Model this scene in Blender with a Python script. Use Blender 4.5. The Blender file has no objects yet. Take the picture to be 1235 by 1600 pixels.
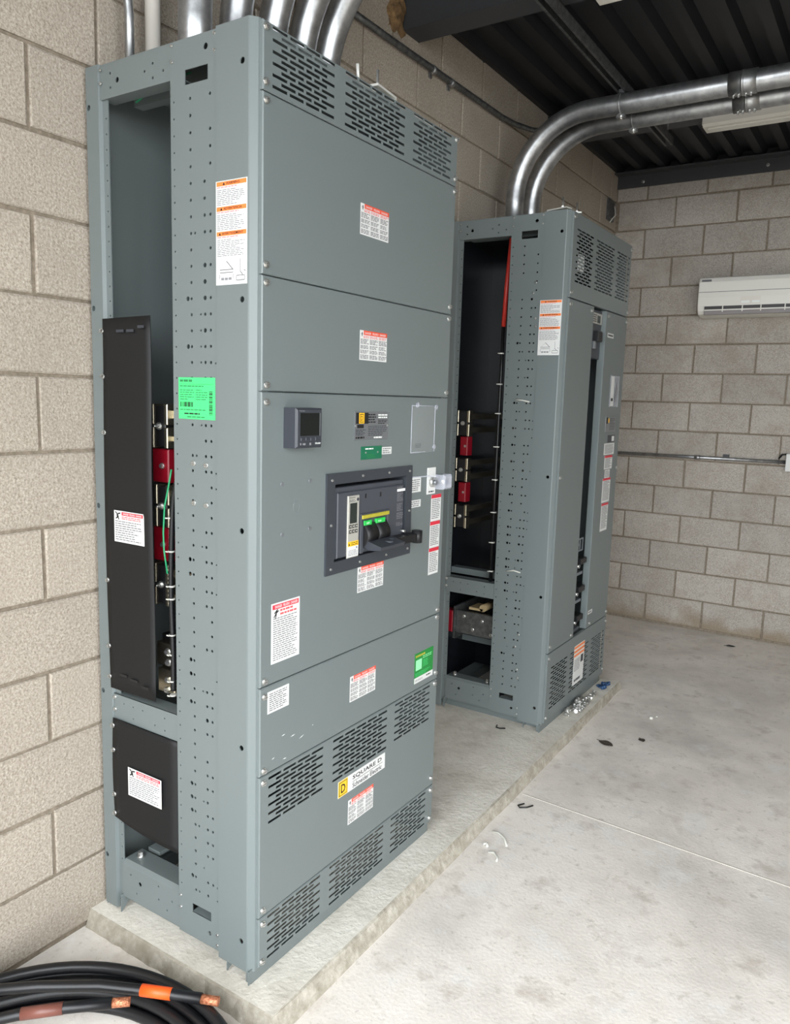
import bpy, math, random
from mathutils import Vector, Matrix, Euler
from mathutils.geometry import delaunay_2d_cdt
random.seed(7)
PI = math.pi
sc = bpy.context.scene
col = sc.collection

# ------------------------------------------------------------------ camera
cam_d = bpy.data.cameras.new('camera')
cam = bpy.data.objects.new('camera', cam_d); col.objects.link(cam)
cam.location = (1.8825, -1.3633, 1.5788)
cam.rotation_euler = (1.42672, -0.02969, 0.57512)
cam_d.sensor_fit = 'HORIZONTAL'; cam_d.sensor_width = 36.0
cam_d.lens = 36.0 * 1219.02 / 1235.0
cam_d.clip_start = 0.05
sc.camera = cam

# ------------------------------------------------------------------ world, light, exposure
world = bpy.data.worlds.new('world'); sc.world = world; world.use_nodes = True
bg = world.node_tree.nodes['Background']
bg.inputs[0].default_value = (0.93, 0.97, 1.0, 1); bg.inputs[1].default_value = 9.2
def portal(name, loc, rot, sx, sy):
    d = bpy.data.lights.new(name, 'AREA'); d.shape = 'RECTANGLE'; d.size = sx; d.size_y = sy
    d.cycles.is_portal = True
    o = bpy.data.objects.new(name, d); col.objects.link(o); o.location = loc; o.rotation_euler = rot
RX0, RX1, RY0, RY1 = 0.0, 4.4, -2.2, 4.39        # room
DH = 3.15                                         # head height of the open doorways
portal('door_daylight', (2.35, RY0 + .02, DH/2), (PI/2, 0, 0), 3.9, DH)
portal('side_daylight', (RX1 - .02, -1.25, DH/2), (0, -PI/2, 0), DH, 1.7)
vs = sc.view_settings
sc.display_settings.display_device = 'sRGB'
vs.view_transform = 'Standard'; vs.look = 'None'; vs.gamma = 1.0; vs.use_curve_mapping = False
vs.exposure = 0.0

# ------------------------------------------------------------------ helpers: materials
def lin(c):
    out = []
    for x in c:
        x /= 255.0
        out.append(x/12.92 if x <= .04045 else ((x+.055)/1.055)**2.4)
    return tuple(out)
MATS = {}
def mat(name, rgb, rough=.5, metal=0.0, spec=.5, emit=None, alpha=None, trans=0.0):
    m = bpy.data.materials.new(name); m.use_nodes = True
    b = m.node_tree.nodes['Principled BSDF']
    b.inputs['Base Color'].default_value = (*lin(rgb), 1)
    b.inputs['Roughness'].default_value = rough
    b.inputs['Metallic'].default_value = metal
    b.inputs['Specular IOR Level'].default_value = spec
    if trans: b.inputs['Transmission Weight'].default_value = trans
    if alpha is not None: b.inputs['Alpha'].default_value = alpha
    MATS[name] = m
    return m
def nodes(m): return m.node_tree.nodes, m.node_tree.links
def noise_color(m, stops, scale, detail=6, rough=.6, bump=0.0, bump_scale=None, vec_scale=(1, 1, 1), second=None, random_obj=0.0):
    """world-position noise -> colour ramp -> base colour, optional second darkening noise, bump"""
    n, l = nodes(m); b = n['Principled BSDF']
    geo = n.new('ShaderNodeNewGeometry')
    mp = n.new('ShaderNodeMapping'); mp.inputs['Scale'].default_value = vec_scale
    l.new(geo.outputs['Position'], mp.inputs['Vector'])
    t = n.new('ShaderNodeTexNoise'); t.inputs['Scale'].default_value = scale; t.inputs['Detail'].default_value = detail; t.inputs['Roughness'].default_value = rough
    l.new(mp.outputs[0], t.inputs['Vector'])
    r = n.new('ShaderNodeValToRGB'); e = r.color_ramp.elements
    e[0].position = stops[0][0]; e[0].color = (*lin(stops[0][1]), 1)
    e[1].position = stops[-1][0]; e[1].color = (*lin(stops[-1][1]), 1)
    for p, c in stops[1:-1]:
        q = e.new(p); q.color = (*lin(c), 1)
    l.new(t.outputs['Fac'], r.inputs['Fac'])
    out = r.outputs['Color']
    if second:
        for (s2, lo, hi, c2, amt) in second:
            t2 = n.new('ShaderNodeTexNoise'); t2.inputs['Scale'].default_value = s2; t2.inputs['Detail'].default_value = 8; t2.inputs['Roughness'].default_value = .65
            l.new(geo.outputs['Position'], t2.inputs['Vector'])
            mr = n.new('ShaderNodeMapRange'); mr.inputs['From Min'].default_value = lo; mr.inputs['From Max'].default_value = hi; mr.inputs['To Max'].default_value = amt
            l.new(t2.outputs['Fac'], mr.inputs['Value'])
            mx = n.new('ShaderNodeMix'); mx.data_type = 'RGBA'; mx.inputs['B'].default_value = (*lin(c2), 1)
            l.new(mr.outputs[0], mx.inputs['Factor']); l.new(out, mx.inputs['A']); out = mx.outputs['Result']
    if random_obj:
        oi = n.new('ShaderNodeObjectInfo')
        mr = n.new('ShaderNodeMapRange'); mr.inputs['To Min'].default_value = 1 - random_obj; mr.inputs['To Max'].default_value = 1 + random_obj
        l.new(oi.outputs['Random'], mr.inputs['Value'])
        hv = n.new('ShaderNodeHueSaturation'); l.new(mr.outputs[0], hv.inputs['Value']); l.new(out, hv.inputs['Color']); out = hv.outputs['Color']
    l.new(out, b.inputs['Base Color'])
    if bump:
        t3 = n.new('ShaderNodeTexNoise'); t3.inputs['Scale'].default_value = bump_scale or scale; t3.inputs['Detail'].default_value = 5
        l.new(mp.outputs[0], t3.inputs['Vector'])
        bp = n.new('ShaderNodeBump'); bp.inputs['Strength'].default_value = bump; bp.inputs['Distance'].default_value = .004
        l.new(t3.outputs['Fac'], bp.inputs['Height']); l.new(bp.outputs[0], b.inputs['Normal'])
    return m

GREY = mat('grey_enamel', (107, 115, 115), .36)
mat('screw_zinc', (205, 205, 202), .28, .9)
mat('black_plastic', (22, 22, 24), .45)
mat('black_sheet', (19, 19, 20), .6, spec=.35)
mat('black_gloss', (20, 22, 26), .22)
mat('dark_frame', (54, 58, 64), .42)
mat('breaker_face', (66, 69, 76), .45)
mat('charcoal', (52, 55, 62), .4)
mat('lcd', (40, 46, 44), .18)
mat('screen', (20, 24, 24), .12)
mat('label_white', (214, 215, 213), .5)
mat('label_red', (208, 44, 62), .45)
mat('label_orange', (240, 128, 62), .45)
mat('label_redorange', (222, 78, 52), .45)
mat('label_green', (28, 128, 54), .45)
mat('label_mint', (72, 214, 122), .45)
mat('label_mintpale', (150, 245, 175), .45)
mat('label_yellow', (246, 190, 40), .45)
mat('print_grey', (98, 98, 101), .6)
mat('print_light', (132, 132, 136), .6)
mat('print_black', (24, 24, 26), .6)
mat('print_red', (214, 88, 92), .6)
mat('print_white', (236, 240, 236), .6)
mat('print_green', (40, 120, 70), .6)
mat('plate_steel', (142, 146, 150), .35, .6)
mat('plate_green', (24, 104, 74), .45)
mat('trip_silver', (178, 176, 168), .4, .2)
mat('button_dark', (70, 68, 62), .5)
mat('bright_green', (40, 190, 80), .4)
mat('gold_band', (206, 196, 70), .3, .4)
mat('insulator_red', (126, 8, 26), .42)
mat('bus_copper', (168, 120, 84), .32, .9)
mat('bus_silver', (178, 170, 150), .25, .95)
mat('wire_green', (40, 150, 100), .4)
mat('wire_black', (16, 17, 19), .4)
mat('wire_red', (176, 44, 34), .45)
mat('tie_white', (204, 204, 196), .5)
mat('tape_orange', (242, 88, 24), .45)
mat('tape_brown', (110, 66, 56), .4)
mat('steel_black', (62, 63, 66), .55)
mat('ac_white', (226, 224, 216), .4)
mat('ac_dark', (60, 58, 58), .5)
mat('ac_vane', (140, 134, 134), .5)
mat('fixture_white', (224, 220, 210), .45)
mat('pvc_white', (188, 183, 175), .4)
mat('blue_plastic', (34, 66, 104), .4)
mat('leaf_dark', (66, 58, 50), .8)
mat('reflection_tan', (170, 150, 112), .6)  # tan standing in for a pale reflection
mat('outside_ground', (100, 97, 92), .9)
m = mat('clear_plastic', (232, 236, 236), .12, alpha=.10)
m = mat('clear_polycarb', (225, 228, 240), .08, alpha=.35)
m = mat('galvanised', (150, 151, 152), .37, .92)
noise_color(m, [(.3, (146, 147, 149)), (.7, (188, 190, 191))], 26, 5, .6)
mat('bright_zinc', (222, 222, 216), .5, .35)
m = mat('galv_dull', (104, 105, 105), .5, .8)
noise_color(m, [(.3, (84, 85, 86)), (.7, (122, 123, 122))], 40, 4, .6)
m = mat('copper_strand', (206, 128, 88), .5, .6)
noise_color(m, [(.35, (150, 84, 56)), (.65, (214, 146, 110))], 160, 3, .6, bump=.6, bump_scale=200)
m = mat('cable_jacket', (17, 18, 21), .4)
m = mat('cmu_block', (176, 166, 150), .95, spec=.2)
noise_color(m, [(.30, (124, 114, 101)), (.5, (164, 154, 141)), (.70, (192, 183, 171))], 150, 5, .75, bump=.6, bump_scale=170,
            second=[(3.2, .45, .75, (144, 134, 122), .45), (260, .60, .74, (88, 78, 68), .55)], random_obj=.05)
m = mat('cmu_block_light_cast', (184, 178, 170), .95, spec=.2)  # same block; back wall's lighter, greyer light cast painted into the colour
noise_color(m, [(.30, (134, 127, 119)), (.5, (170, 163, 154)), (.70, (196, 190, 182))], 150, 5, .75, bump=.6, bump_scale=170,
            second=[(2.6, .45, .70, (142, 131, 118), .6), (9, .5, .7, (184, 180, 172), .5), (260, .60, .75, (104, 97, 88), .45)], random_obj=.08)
def foot_stain(m, c, h):
    n, l = nodes(m); b_ = n['Principled BSDF']; src = b_.inputs['Base Color'].links[0].from_socket
    geo = n.new('ShaderNodeNewGeometry'); sp = n.new('ShaderNodeSeparateXYZ'); l.new(geo.outputs['Position'], sp.inputs[0])
    t = n.new('ShaderNodeTexNoise'); t.inputs['Scale'].default_value = 5; t.inputs['Detail'].default_value = 6; l.new(geo.outputs['Position'], t.inputs['Vector'])
    ma = n.new('ShaderNodeMath'); ma.operation = 'MULTIPLY_ADD'; ma.inputs[1].default_value = -h*3.2; ma.inputs[2].default_value = h*1.5; l.new(t.outputs['Fac'], ma.inputs[0])
    ad = n.new('ShaderNodeMath'); ad.operation = 'ADD'; l.new(sp.outputs['Z'], ad.inputs[0]); l.new(ma.outputs[0], ad.inputs[1])
    mr = n.new('ShaderNodeMapRange'); mr.inputs['From Min'].default_value = h*.2; mr.inputs['From Max'].default_value = h; mr.inputs['To Min'].default_value = .65; mr.inputs['To Max'].default_value = 0; l.new(ad.outputs[0], mr.inputs['Value'])
    mx = n.new('ShaderNodeMix'); mx.data_type = 'RGBA'; mx.inputs['B'].default_value = (*lin(c), 1); l.new(mr.outputs[0], mx.inputs['Factor']); l.new(src, mx.inputs['A']); l.new(mx.outputs['Result'], b_.inputs['Base Color'])
foot_stain(m, (128, 112, 88), .10)
m = mat('mortar', (140, 128, 112), .95, spec=.2)
noise_color(m, [(.3, (108, 98, 85)), (.7, (146, 135, 120))], 60, 6, .7, bump=.5, bump_scale=120)
m = mat('plain_wall', (176, 166, 150), .95, spec=.2)
m = mat('floor_concrete', (190, 184, 172), .62, spec=.35)
noise_color(m, [(.25, (212, 205, 197)), (.5, (234, 227, 219)), (.75, (244, 239, 233))], 3.5, 10, .62, bump=.25, bump_scale=90,
            second=[(1.3, .48, .70, (186, 180, 174), .7), (7, .54, .68, (184, 172, 160), .6), (23, .58, .70, (170, 164, 150), .55), (70, .60, .70, (150, 142, 130), .45), (4.1, .55, .68, (236, 234, 230), .6)])
m = mat('pad_concrete', (186, 180, 166), .9, spec=.25)
noise_color(m, [(.28, (196, 190, 178)), (.5, (220, 215, 204)), (.75, (234, 230, 221))], 9, 10, .66, bump=.7, bump_scale=70,
            second=[(4, .5, .75, (186, 180, 167), .5), (70, .6, .72, (150, 142, 126), .35)])
m = mat('pad_side', (150, 143, 128), .95, spec=.2)
noise_color(m, [(.3, (138, 131, 118)), (.5, (166, 160, 147)), (.72, (196, 190, 179))], 22, 8, .7, bump=.8, bump_scale=50,
            second=[(6, .5, .7, (140, 133, 118), .6)])
m = mat('joint_filler', (206, 201, 192), .8)
m = mat('deck_black', (27, 28, 32), .5)
m = mat('foam_brown', (120, 92, 58), .9)
noise_color(m, [(.3, (70, 54, 36)), (.7, (150, 118, 78))], 40, 5, .7, bump=.8, bump_scale=60)

# ------------------------------------------------------------------ helpers: meshes
def MF(x0): return lambda u, v, d: (x0 + d, u, v)          # plane x = x0 facing +X : u = y, v = z
def MS(y0): return lambda u, v, d: (u, y0 - d, v)          # plane y = y0 facing -Y : u = x, v = z
def MT(z0): return lambda u, v, d: (u, v, z0 + d)          # plane z = z0 facing up
ID = lambda u, v, d: (u, v, d)

class MB:
    def __init__(s): s.v = []; s.f = []; s.m = []; s.mats = []; s.sm = []
    def mi(s, name):
        if name not in s.mats: s.mats.append(name)
        return s.mats.index(name)
    def face(s, idx, mt, sm=False): s.f.append(idx); s.m.append(s.mi(mt)); s.sm.append(sm)
    def quad(s, pts, mt):
        b = len(s.v); s.v += [tuple(p) for p in pts]; s.face(tuple(range(b, b+len(pts))), mt)
    def rect(s, mp, u0, u1, v0, v1, d, mt):
        s.quad([mp(u0, v0, d), mp(u1, v0, d), mp(u1, v1, d), mp(u0, v1, d)], mt)
    def box(s, mp, u0, u1, v0, v1, d0, d1, mt, ch=0.0):
        b = len(s.v)
        if ch <= 0:
            s.v += [mp(u, v, d) for d in (d0, d1) for (u, v) in ((u0, v0), (u1, v0), (u1, v1), (u0, v1))]
            for q in ((3, 2, 1, 0), (4, 5, 6, 7), (0, 1, 5, 4), (1, 2, 6, 5), (2, 3, 7, 6), (3, 0, 4, 7)):
                s.face(tuple(b+i for i in q), mt)
        else:   # chamfered around the outer (d1) rim
            s.v += [mp(u, v, d0) for (u, v) in ((u0, v0), (u1, v0), (u1, v1), (u0, v1))]
            s.v += [mp(u, v, d1-ch) for (u, v) in ((u0, v0), (u1, v0), (u1, v1), (u0, v1))]
            s.v += [mp(u, v, d1) for (u, v) in ((u0+ch, v0+ch), (u1-ch, v0+ch), (u1-ch, v1-ch), (u0+ch, v1-ch))]
            s.face((b+3, b+2, b+1, b), mt); s.face((b+8, b+9, b+10, b+11), mt)
            for k in (0, 4):
                for i in range(4):
                    j = (i+1) % 4; s.face((b+k+i, b+k+j, b+k+4+j, b+k+4+i), mt)
    def prism(s, mp, poly, d0, d1, mt):          # poly in (u,v), counter-clockwise
        n = len(poly); b = len(s.v)
        s.v += [mp(u, v, d0) for u, v in poly] + [mp(u, v, d1) for u, v in poly]
        s.face(tuple(b+n-1-i for i in range(n)), mt); s.face(tuple(b+n+i for i in range(n)), mt)
        for i in range(n):
            j = (i+1) % n; s.face((b+i, b+j, b+n+j, b+n+i), mt)
    def strip(s, mp, prof, d0, d1, mt):           # open profile (u,v) swept along d, single sided sheet
        n = len(prof); b = len(s.v)
        s.v += [mp(u, v, d0) for u, v in prof] + [mp(u, v, d1) for u, v in prof]
        for i in range(n-1): s.face((b+i, b+i+1, b+n+i+1, b+n+i), mt)
    def cyl(s, mp, u, v, r, d0, d1, mt, n=12, r1=None, sm=True):
        r1 = r if r1 is None else r1; b = len(s.v)
        for rr, d in ((r, d0), (r1, d1)):
            s.v += [mp(u+rr*math.cos(2*PI*i/n), v+rr*math.sin(2*PI*i/n), d) for i in range(n)]
        for i in range(n):
            j = (i+1) % n; s.face((b+i, b+j, b+n+j, b+n+i), mt, sm)
        s.face(tuple(b+n-1-i for i in range(n)), mt); s.face(tuple(b+n+i for i in range(n)), mt)
    def tube(s, path, r, mt, n=10, caps=True):
        path = [Vector(p) for p in path]; b = len(s.v); m_ = len(path)
        rr = r if isinstance(r, (list, tuple)) else [r]*m_
        t = (path[1]-path[0]).normalized()
        up = Vector((0, 0, 1)) if abs(t.z) < .9 else Vector((1, 0, 0))
        nrm = t.cross(up).normalized()
        for i, p in enumerate(path):
            t2 = (path[min(i+1, m_-1)] - path[max(i-1, 0)]).normalized()
            nrm = (nrm - t2*nrm.dot(t2)).normalized(); bi = t2.cross(nrm)
            for k in range(n):
                a = 2*PI*k/n; q = p + rr[i]*(math.cos(a)*nrm + math.sin(a)*bi); s.v.append(tuple(q))
        for i in range(m_-1):
            for k in range(n):
                j = (k+1) % n
                s.face((b+i*n+k, b+i*n+j, b+(i+1)*n+j, b+(i+1)*n+k), mt, True)
        if caps:
            s.face(tuple(b+n-1-k for k in range(n)), mt); s.face(tuple(b+(m_-1)*n+k for k in range(n)), mt)
    def plate(s, mp, u0, u1, v0, v1, d, mt, holes=(), depth=.0022, ch=.003, back=None):
        """pressed sheet-metal pan: front face with true holes, chamfered rim and returns back to d-back"""
        back = depth if back is None else back
        ou = [(u0+ch, v0+ch), (u1-ch, v0+ch), (u1-ch, v1-ch), (u0+ch, v1-ch)]
        s.fill(mp, ou, d, mt, holes, depth)
        b = len(s.v)
        s.v += [mp(u, v, d) for u, v in ou]
        ring = ((u0, v0), (u1, v0), (u1, v1), (u0, v1))
        s.v += [mp(u, v, d-ch) for u, v in ring] + [mp(u, v, d-max(back, ch*1.01)) for u, v in ring]
        for k in (0, 4):
            for i in range(4):
                j = (i+1) % 4; s.face((b+k+i, b+k+4+i, b+k+4+j, b+k+j), mt)
    def fill(s, mp, ou, d, mt, holes=(), depth=.002):
        pts = [Vector(p) for p in ou]; edges = [(i, (i+1) % len(ou)) for i in range(len(ou))]; loops = []
        for h in holes:
            if h[0] == 'r': lp = [(h[1], h[3]), (h[2], h[3]), (h[2], h[4]), (h[1], h[4])]
            else: lp = [(h[1]+h[3]*math.cos(2*PI*(i+.5)/h[4]), h[2]+h[3]*math.sin(2*PI*(i+.5)/h[4])) for i in range(h[4])]
            b = len(pts); pts += [Vector(p) for p in lp]; edges += [(b+i, b+(i+1) % len(lp)) for i in range(len(lp))]; loops.append(lp)
        V, _, F, *_ = delaunay_2d_cdt(pts, edges, [], 0, 1e-7)
        b = len(s.v); s.v += [mp(p.x, p.y, d) for p in V]
        for f in F:
            cx = sum(V[i].x for i in f)/len(f); cy = sum(V[i].y for i in f)/len(f)
            inside = False
            for h in holes:
                if h[0] == 'r':
                    if h[1] < cx < h[2] and h[3] < cy < h[4]: inside = True; break
                elif (cx-h[1])**2 + (cy-h[2])**2 < (h[3]*.97)**2: inside = True; break
            if not inside: s.face(tuple(b+i for i in f), mt)
        for lp in loops:
            b = len(s.v); n = len(lp)
            s.v += [mp(u, v, d) for u, v in lp] + [mp(u, v, d-depth) for u, v in lp]
            for i in range(n):
                j = (i+1) % n; s.face((b+j, b+i, b+n+i, b+n+j), mt)
    def text(s, mp, txt, u, v, h, d, mt, w=None, align='l'):
        vs_, fs = text_mesh(txt)
        if not vs_: return
        x0 = min(p[0] for p in vs_); x1 = max(p[0] for p in vs_); y0 = min(p[1] for p in vs_); y1 = max(p[1] for p in vs_)
        sy = h/(y1-y0); sx = sy if w is None else w/(x1-x0)
        off = 0 if align == 'l' else -(x1-x0)*sx/2
        b = len(s.v); s.v += [mp(u+off+(p[0]-x0)*sx, v+(p[1]-y0)*sy, d) for p in vs_]
        for f in fs: s.face(tuple(b+i for i in f), mt)
    def lines(s, mp, u0, u1, v0, v1, n, d, mt, fill=.55, rag=.3):
        """rows of small print"""
        p = (v1-v0)/n
        for i in range(n):
            v = v1-(i+.5)*p; u = u0; end = u1-(u1-u0)*(random.random()*rag if random.random() < .5 else random.random()*.06)
            while u < end-.002:
                w = min(random.uniform(.006, .016), end-u)
                s.rect(mp, u, u+w, v-p*fill/2, v+p*fill/2, d, mt); u += w+.0022
_txt = {}
def text_mesh(t):
    if t in _txt: return _txt[t]
    c = bpy.data.curves.new('t', 'FONT'); c.body = t; c.resolution_u = 2; c.offset = .018
    o = bpy.data.objects.new('t', c); col.objects.link(o)
    dg = bpy.context.evaluated_depsgraph_get(); me = o.evaluated_get(dg).to_mesh()
    r = ([(v.co.x, v.co.y) for v in me.vertices], [tuple(p.vertices) for p in me.polygons])
    o.evaluated_get(dg).to_mesh_clear(); bpy.data.objects.remove(o); bpy.data.curves.remove(c)
    _txt[t] = r; return r

WP = {}
def mesh_of(name, mb, origin):
    me = bpy.data.meshes.new(name)
    me.from_pydata([(x-origin[0], y-origin[1], z-origin[2]) for x, y, z in mb.v], [], mb.f)
    for n in mb.mats: me.materials.append(MATS[n])
    me.polygons.foreach_set('material_index', mb.m); me.polygons.foreach_set('use_smooth', mb.sm)
    me.update(); return me
def place(o, world, parent=None):
    col.objects.link(o); WP[o.name] = Vector(world)
    if parent is not None:
        o.parent = parent; o.location = Vector(world)-WP[parent.name]
    else: o.location = world
def obj(name, mb, parent=None, origin=None):
    if origin is None:
        xs = [p[0] for p in mb.v]; ys = [p[1] for p in mb.v]; zs = [p[2] for p in mb.v]
        origin = ((min(xs)+max(xs))/2, (min(ys)+max(ys))/2, min(zs))
    o = bpy.data.objects.new(name, mesh_of(name, mb, origin)); place(o, origin, parent); return o
def inst(name, me, loc, parent=None, rot=None, scale=None):
    o = bpy.data.objects.new(name, me); place(o, loc, parent)
    if rot is not None: o.rotation_euler = rot
    if scale is not None: o.scale = scale
    return o
def empty(name, loc):
    o = bpy.data.objects.new(name, None); o.empty_display_size = .1; place(o, loc); return o
def tag(o, label, cat, group=None, kind=None):
    o['label'] = label; o['category'] = cat
    if group: o['group'] = group
    if kind: o['kind'] = kind
    return o
def struct(name, mb, label=None, cat=None):
    o = obj(name, mb); o['kind'] = 'structure'
    if label: o['label'] = label; o['category'] = cat
    return o
def arc(c, r, a0, a1, n, ax=(1, 0, 0), ay=(0, 0, 1)):
    c = Vector(c); ax = Vector(ax); ay = Vector(ay)
    return [c + r*(math.cos(a0+(a1-a0)*i/n)*ax + math.sin(a0+(a1-a0)*i/n)*ay) for i in range(n+1)]

# ------------------------------------------------------------------ the room
# floor, a slab on each side of the saw-cut joint
JY = 1.43
b = MB(); b.box(MT(0), RX0-.2, RX1+.2, RY0, RY1+.2, -.12, 0, 'floor_concrete')
floor = struct('floor', b, 'worn bare concrete floor', 'floor')
b = MB(); b.box(MT(0), .735, RX1, JY-.004, JY+.004, -.001, .0012, 'joint_filler')
b.v = [(x, y - (x-.735)*.05 + .022, z) for x, y, z in b.v]
obj('control_joint', b, floor)
b = MB(); b.box(MT(0), -8, 14, -16, RY0, -.14, -.02, 'outside_ground'); b.box(MT(0), RX1+.2, 14, RY0, 10, -.14, -.02, 'outside_ground')
struct('ground_outside', b, 'pale paved ground outside the doorways', 'ground')

# concrete block walls: mortar bed with every block as its own piece
ZC = .013
def block_mesh(w, h, dz=.028, mt='cmu_block'):
    c = MB(); ch = .0035
    j = lambda: random.uniform(-.0018, .0018)
    c.v += [(-w/2, -h/2, -dz), (w/2, -h/2, -dz), (w/2, h/2, -dz), (-w/2, h/2, -dz)]
    c.v += [(-w/2+j(), -h/2+j(), -ch), (w/2+j(), -h/2+j(), -ch), (w/2+j(), h/2+j(), -ch), (-w/2+j(), h/2+j(), -ch)]
    c.v += [(-w/2+ch+j(), -h/2+ch+j(), 0), (w/2-ch+j(), -h/2+ch+j(), 0), (w/2-ch+j(), h/2-ch+j(), 0), (-w/2+ch+j(), h/2-ch+j(), 0)]
    for k in (0, 4):
        for i in range(4):
            q = (i+1) % 4; c.face((k+i, k+q, k+4+q, k+4+i), mt)
    c.face((8, 9, 10, 11), mt)
    return mesh_of('block', c, (0, 0, 0))
full = {k: [block_mesh(.390, .190, mt=k) for _ in range(8)] for k in ('cmu_block', 'cmu_block_light_cast')}
def block_wall(wall, u0, u1, joint_odd, joint_even, mapf, rot, ztop, mt='cmu_block', skip=None):
    r = 0
    while ZC + .2*r < ztop-.03:
        z0 = ZC+.2*r+.005; z1 = min(z0+.19, ztop)
        off = joint_odd if r % 2 else joint_even
        k = math.floor((u0-off)/.4)
        while off+.4*k < u1:
            a = max(off+.4*k+.005, u0); c = min(off+.4*k+.395, u1); k += 1
            if c-a < .03: continue
            if skip and skip(a, c, z0, z1): continue
            me = random.choice(full[mt]) if (c-a > .389 and z1-z0 > .189) else block_mesh(c-a, z1-z0, mt=mt)
            inst('block', me, mapf((a+c)/2, (z0+z1)/2, random.uniform(-.0012, .0012)), wall, rot)
        r += 1
WT = 3.34
b = MB(); b.box(MF(0), RY0, RY1+.2, -.1, WT+.1, -.2, -.007, 'mortar')
wall_left = struct('wall_left', b, 'bare concrete block wall behind the electrical cabinets', 'wall')
block_wall(wall_left, RY0, RY1, -.152, .048, MF(0), (PI/2, 0, PI/2), 3.30)
b = MB(); b.box(MS(RY1), -.2, RX1+.2, -.1, WT+.1, -.2, -.007, 'mortar')
wall_back = struct('wall_back', b, 'bare concrete block wall carrying the air conditioner', 'wall')
block_wall(wall_back, RX0+.002, RX1, .215, .015, MS(RY1), (PI/2, 0, 0), 3.20, 'cmu_block_light_cast')
# right wall and front wall with their open doorways (out of frame)
b = MB()
b.box(MF(RX1), -.4, RY1, 0, WT, 0, .2, 'plain_wall'); b.box(MF(RX1), RY0, -2.1, 0, WT, 0, .2, 'plain_wall'); b.box(MF(RX1), -2.1, -.4, DH, WT, 0, .2, 'plain_wall')
struct('wall_right', b, 'block wall with wide open doorway', 'wall')
b = MB()
b.box(MS(RY0), 0, .4, 0, WT, 0, .2, 'plain_wall'); b.box(MS(RY0), 4.25, RX1+.2, 0, WT, 0, .2, 'plain_wall'); b.box(MS(RY0), .4, 4.25, DH, WT, 0, .2, 'plain_wall')
struct('wall_front', b, 'block wall with wide open roller doorway', 'wall')

# ceiling: black trapezoidal metal deck, ribs along Y
b = MB(); zl, zh = 3.205, 3.250; prof = [(RX0-.02, zl), (RX0+.03, zl), (RX0+.048, zh)]; x = RX0+.060
while x < RX1+.1:
    prof += [(x, zh), (x+.066, zh), (x+.084, zl), (x+.134, zl)]; x += .152
n = len(prof)
b.v += [(u, RY0-.2, z) for u, z in prof] + [(u, RY1+.1, z) for u, z in prof]
for i in range(n-1): b.face((i+1, i, n+i, n+i+1), 'deck_black')
b.quad([(RX0-.2, RY0-.2, 3.33), (RX0-.2, RY1+.2, 3.33), (RX1+.3, RY1+.2, 3.33), (RX1+.3, RY0-.2, 3.33)], 'deck_black')
ceiling = struct('ceiling', b, 'black corrugated metal deck ceiling', 'ceiling')

def screw_mesh():
    c = MB(); c.cyl(ID, 0, 0, .0085, 0, .0022, 'screw_zinc', 12); c.cyl(ID, 0, 0, .0066, .0022, .0075, 'screw_zinc', 6, .006, sm=False)
    c.box(ID, -.0045, .0045, -.0008, .0008, .0075, .0079, 'print_grey')
    return mesh_of('screw', c, (0, 0, 0))
SCREW = screw_mesh()
RF = (PI/2, 0, PI/2); RS = (PI/2, 0, 0)
# ledger angle along the back wall
b = MB(); b.box(MS(RY1), 0, RX1, 3.103, 3.186, 0, .012, 'steel_black'); b.box(MS(RY1), 0, RX1, 3.186, 3.196, 0, .09, 'steel_black')
b.box(MS(RY1), 0, RX1, 3.19, 3.33, 0, .004, 'deck_black')
trim = struct('trim_1', b, 'black steel ledger angle bolted along the back wall', 'trim')
for x, z in ((.18, 3.135), (.98, 3.145), (1.78, 3.14), (2.58, 3.14), (3.38, 3.14)): inst('bolt', SCREW, (x, RY1-.012, z), trim, RS, (1.3, 1.3, 1.3))
# steel beams across the ceiling
def beam(y0, y1, zb, label):
    b = MB(); yc = (y0+y1)/2
    b.box(MT(zb), -.05, RX1, y0, y1, 0, .012, 'steel_black'); b.box(MT(zb), -.05, RX1, y0, y0+.008, .012, .132, 'steel_black')
    b.box(MT(zb), -.05, RX1, y1-.008, y1, .012, .132, 'steel_black')
    o = obj('ceiling_beam', b); o['kind'] = 'structure'; o['label'] = label; o['category'] = 'beam'
beam(1.515, 1.645, 3.07, 'dark steel ceiling beam let into block wall above nearer cabinet')
beam(3.06, 3.19, 3.07, 'dark steel ceiling beam behind the two long conduits')
b = MB()
rgf = random.Random(9); nz, ny = 12, 7
for j in range(nz+1):
    for i in range(ny+1):
        t, q = j/nz, i/ny; edge = math.sin(PI*t)**.5*math.sin(PI*q)**.5
        yy = 1.405+.012*math.sin(j*1.3)+(.118+.010*math.sin(j*2.1))*q
        b.v.append((.001+edge*(.022+rgf.uniform(-.007, .007)), yy, 3.045+.20*t+.012*math.sin(i*1.9)))
for j in range(nz):
    for i in range(ny): a_ = j*(ny+1)+i; b.face((a_, a_+1, a_+ny+2, a_+ny+1), 'foam_brown', True)
tag(obj('foam_filler', b), 'brown expanding foam lump filling gap beside ceiling beam end', 'foam')

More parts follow.
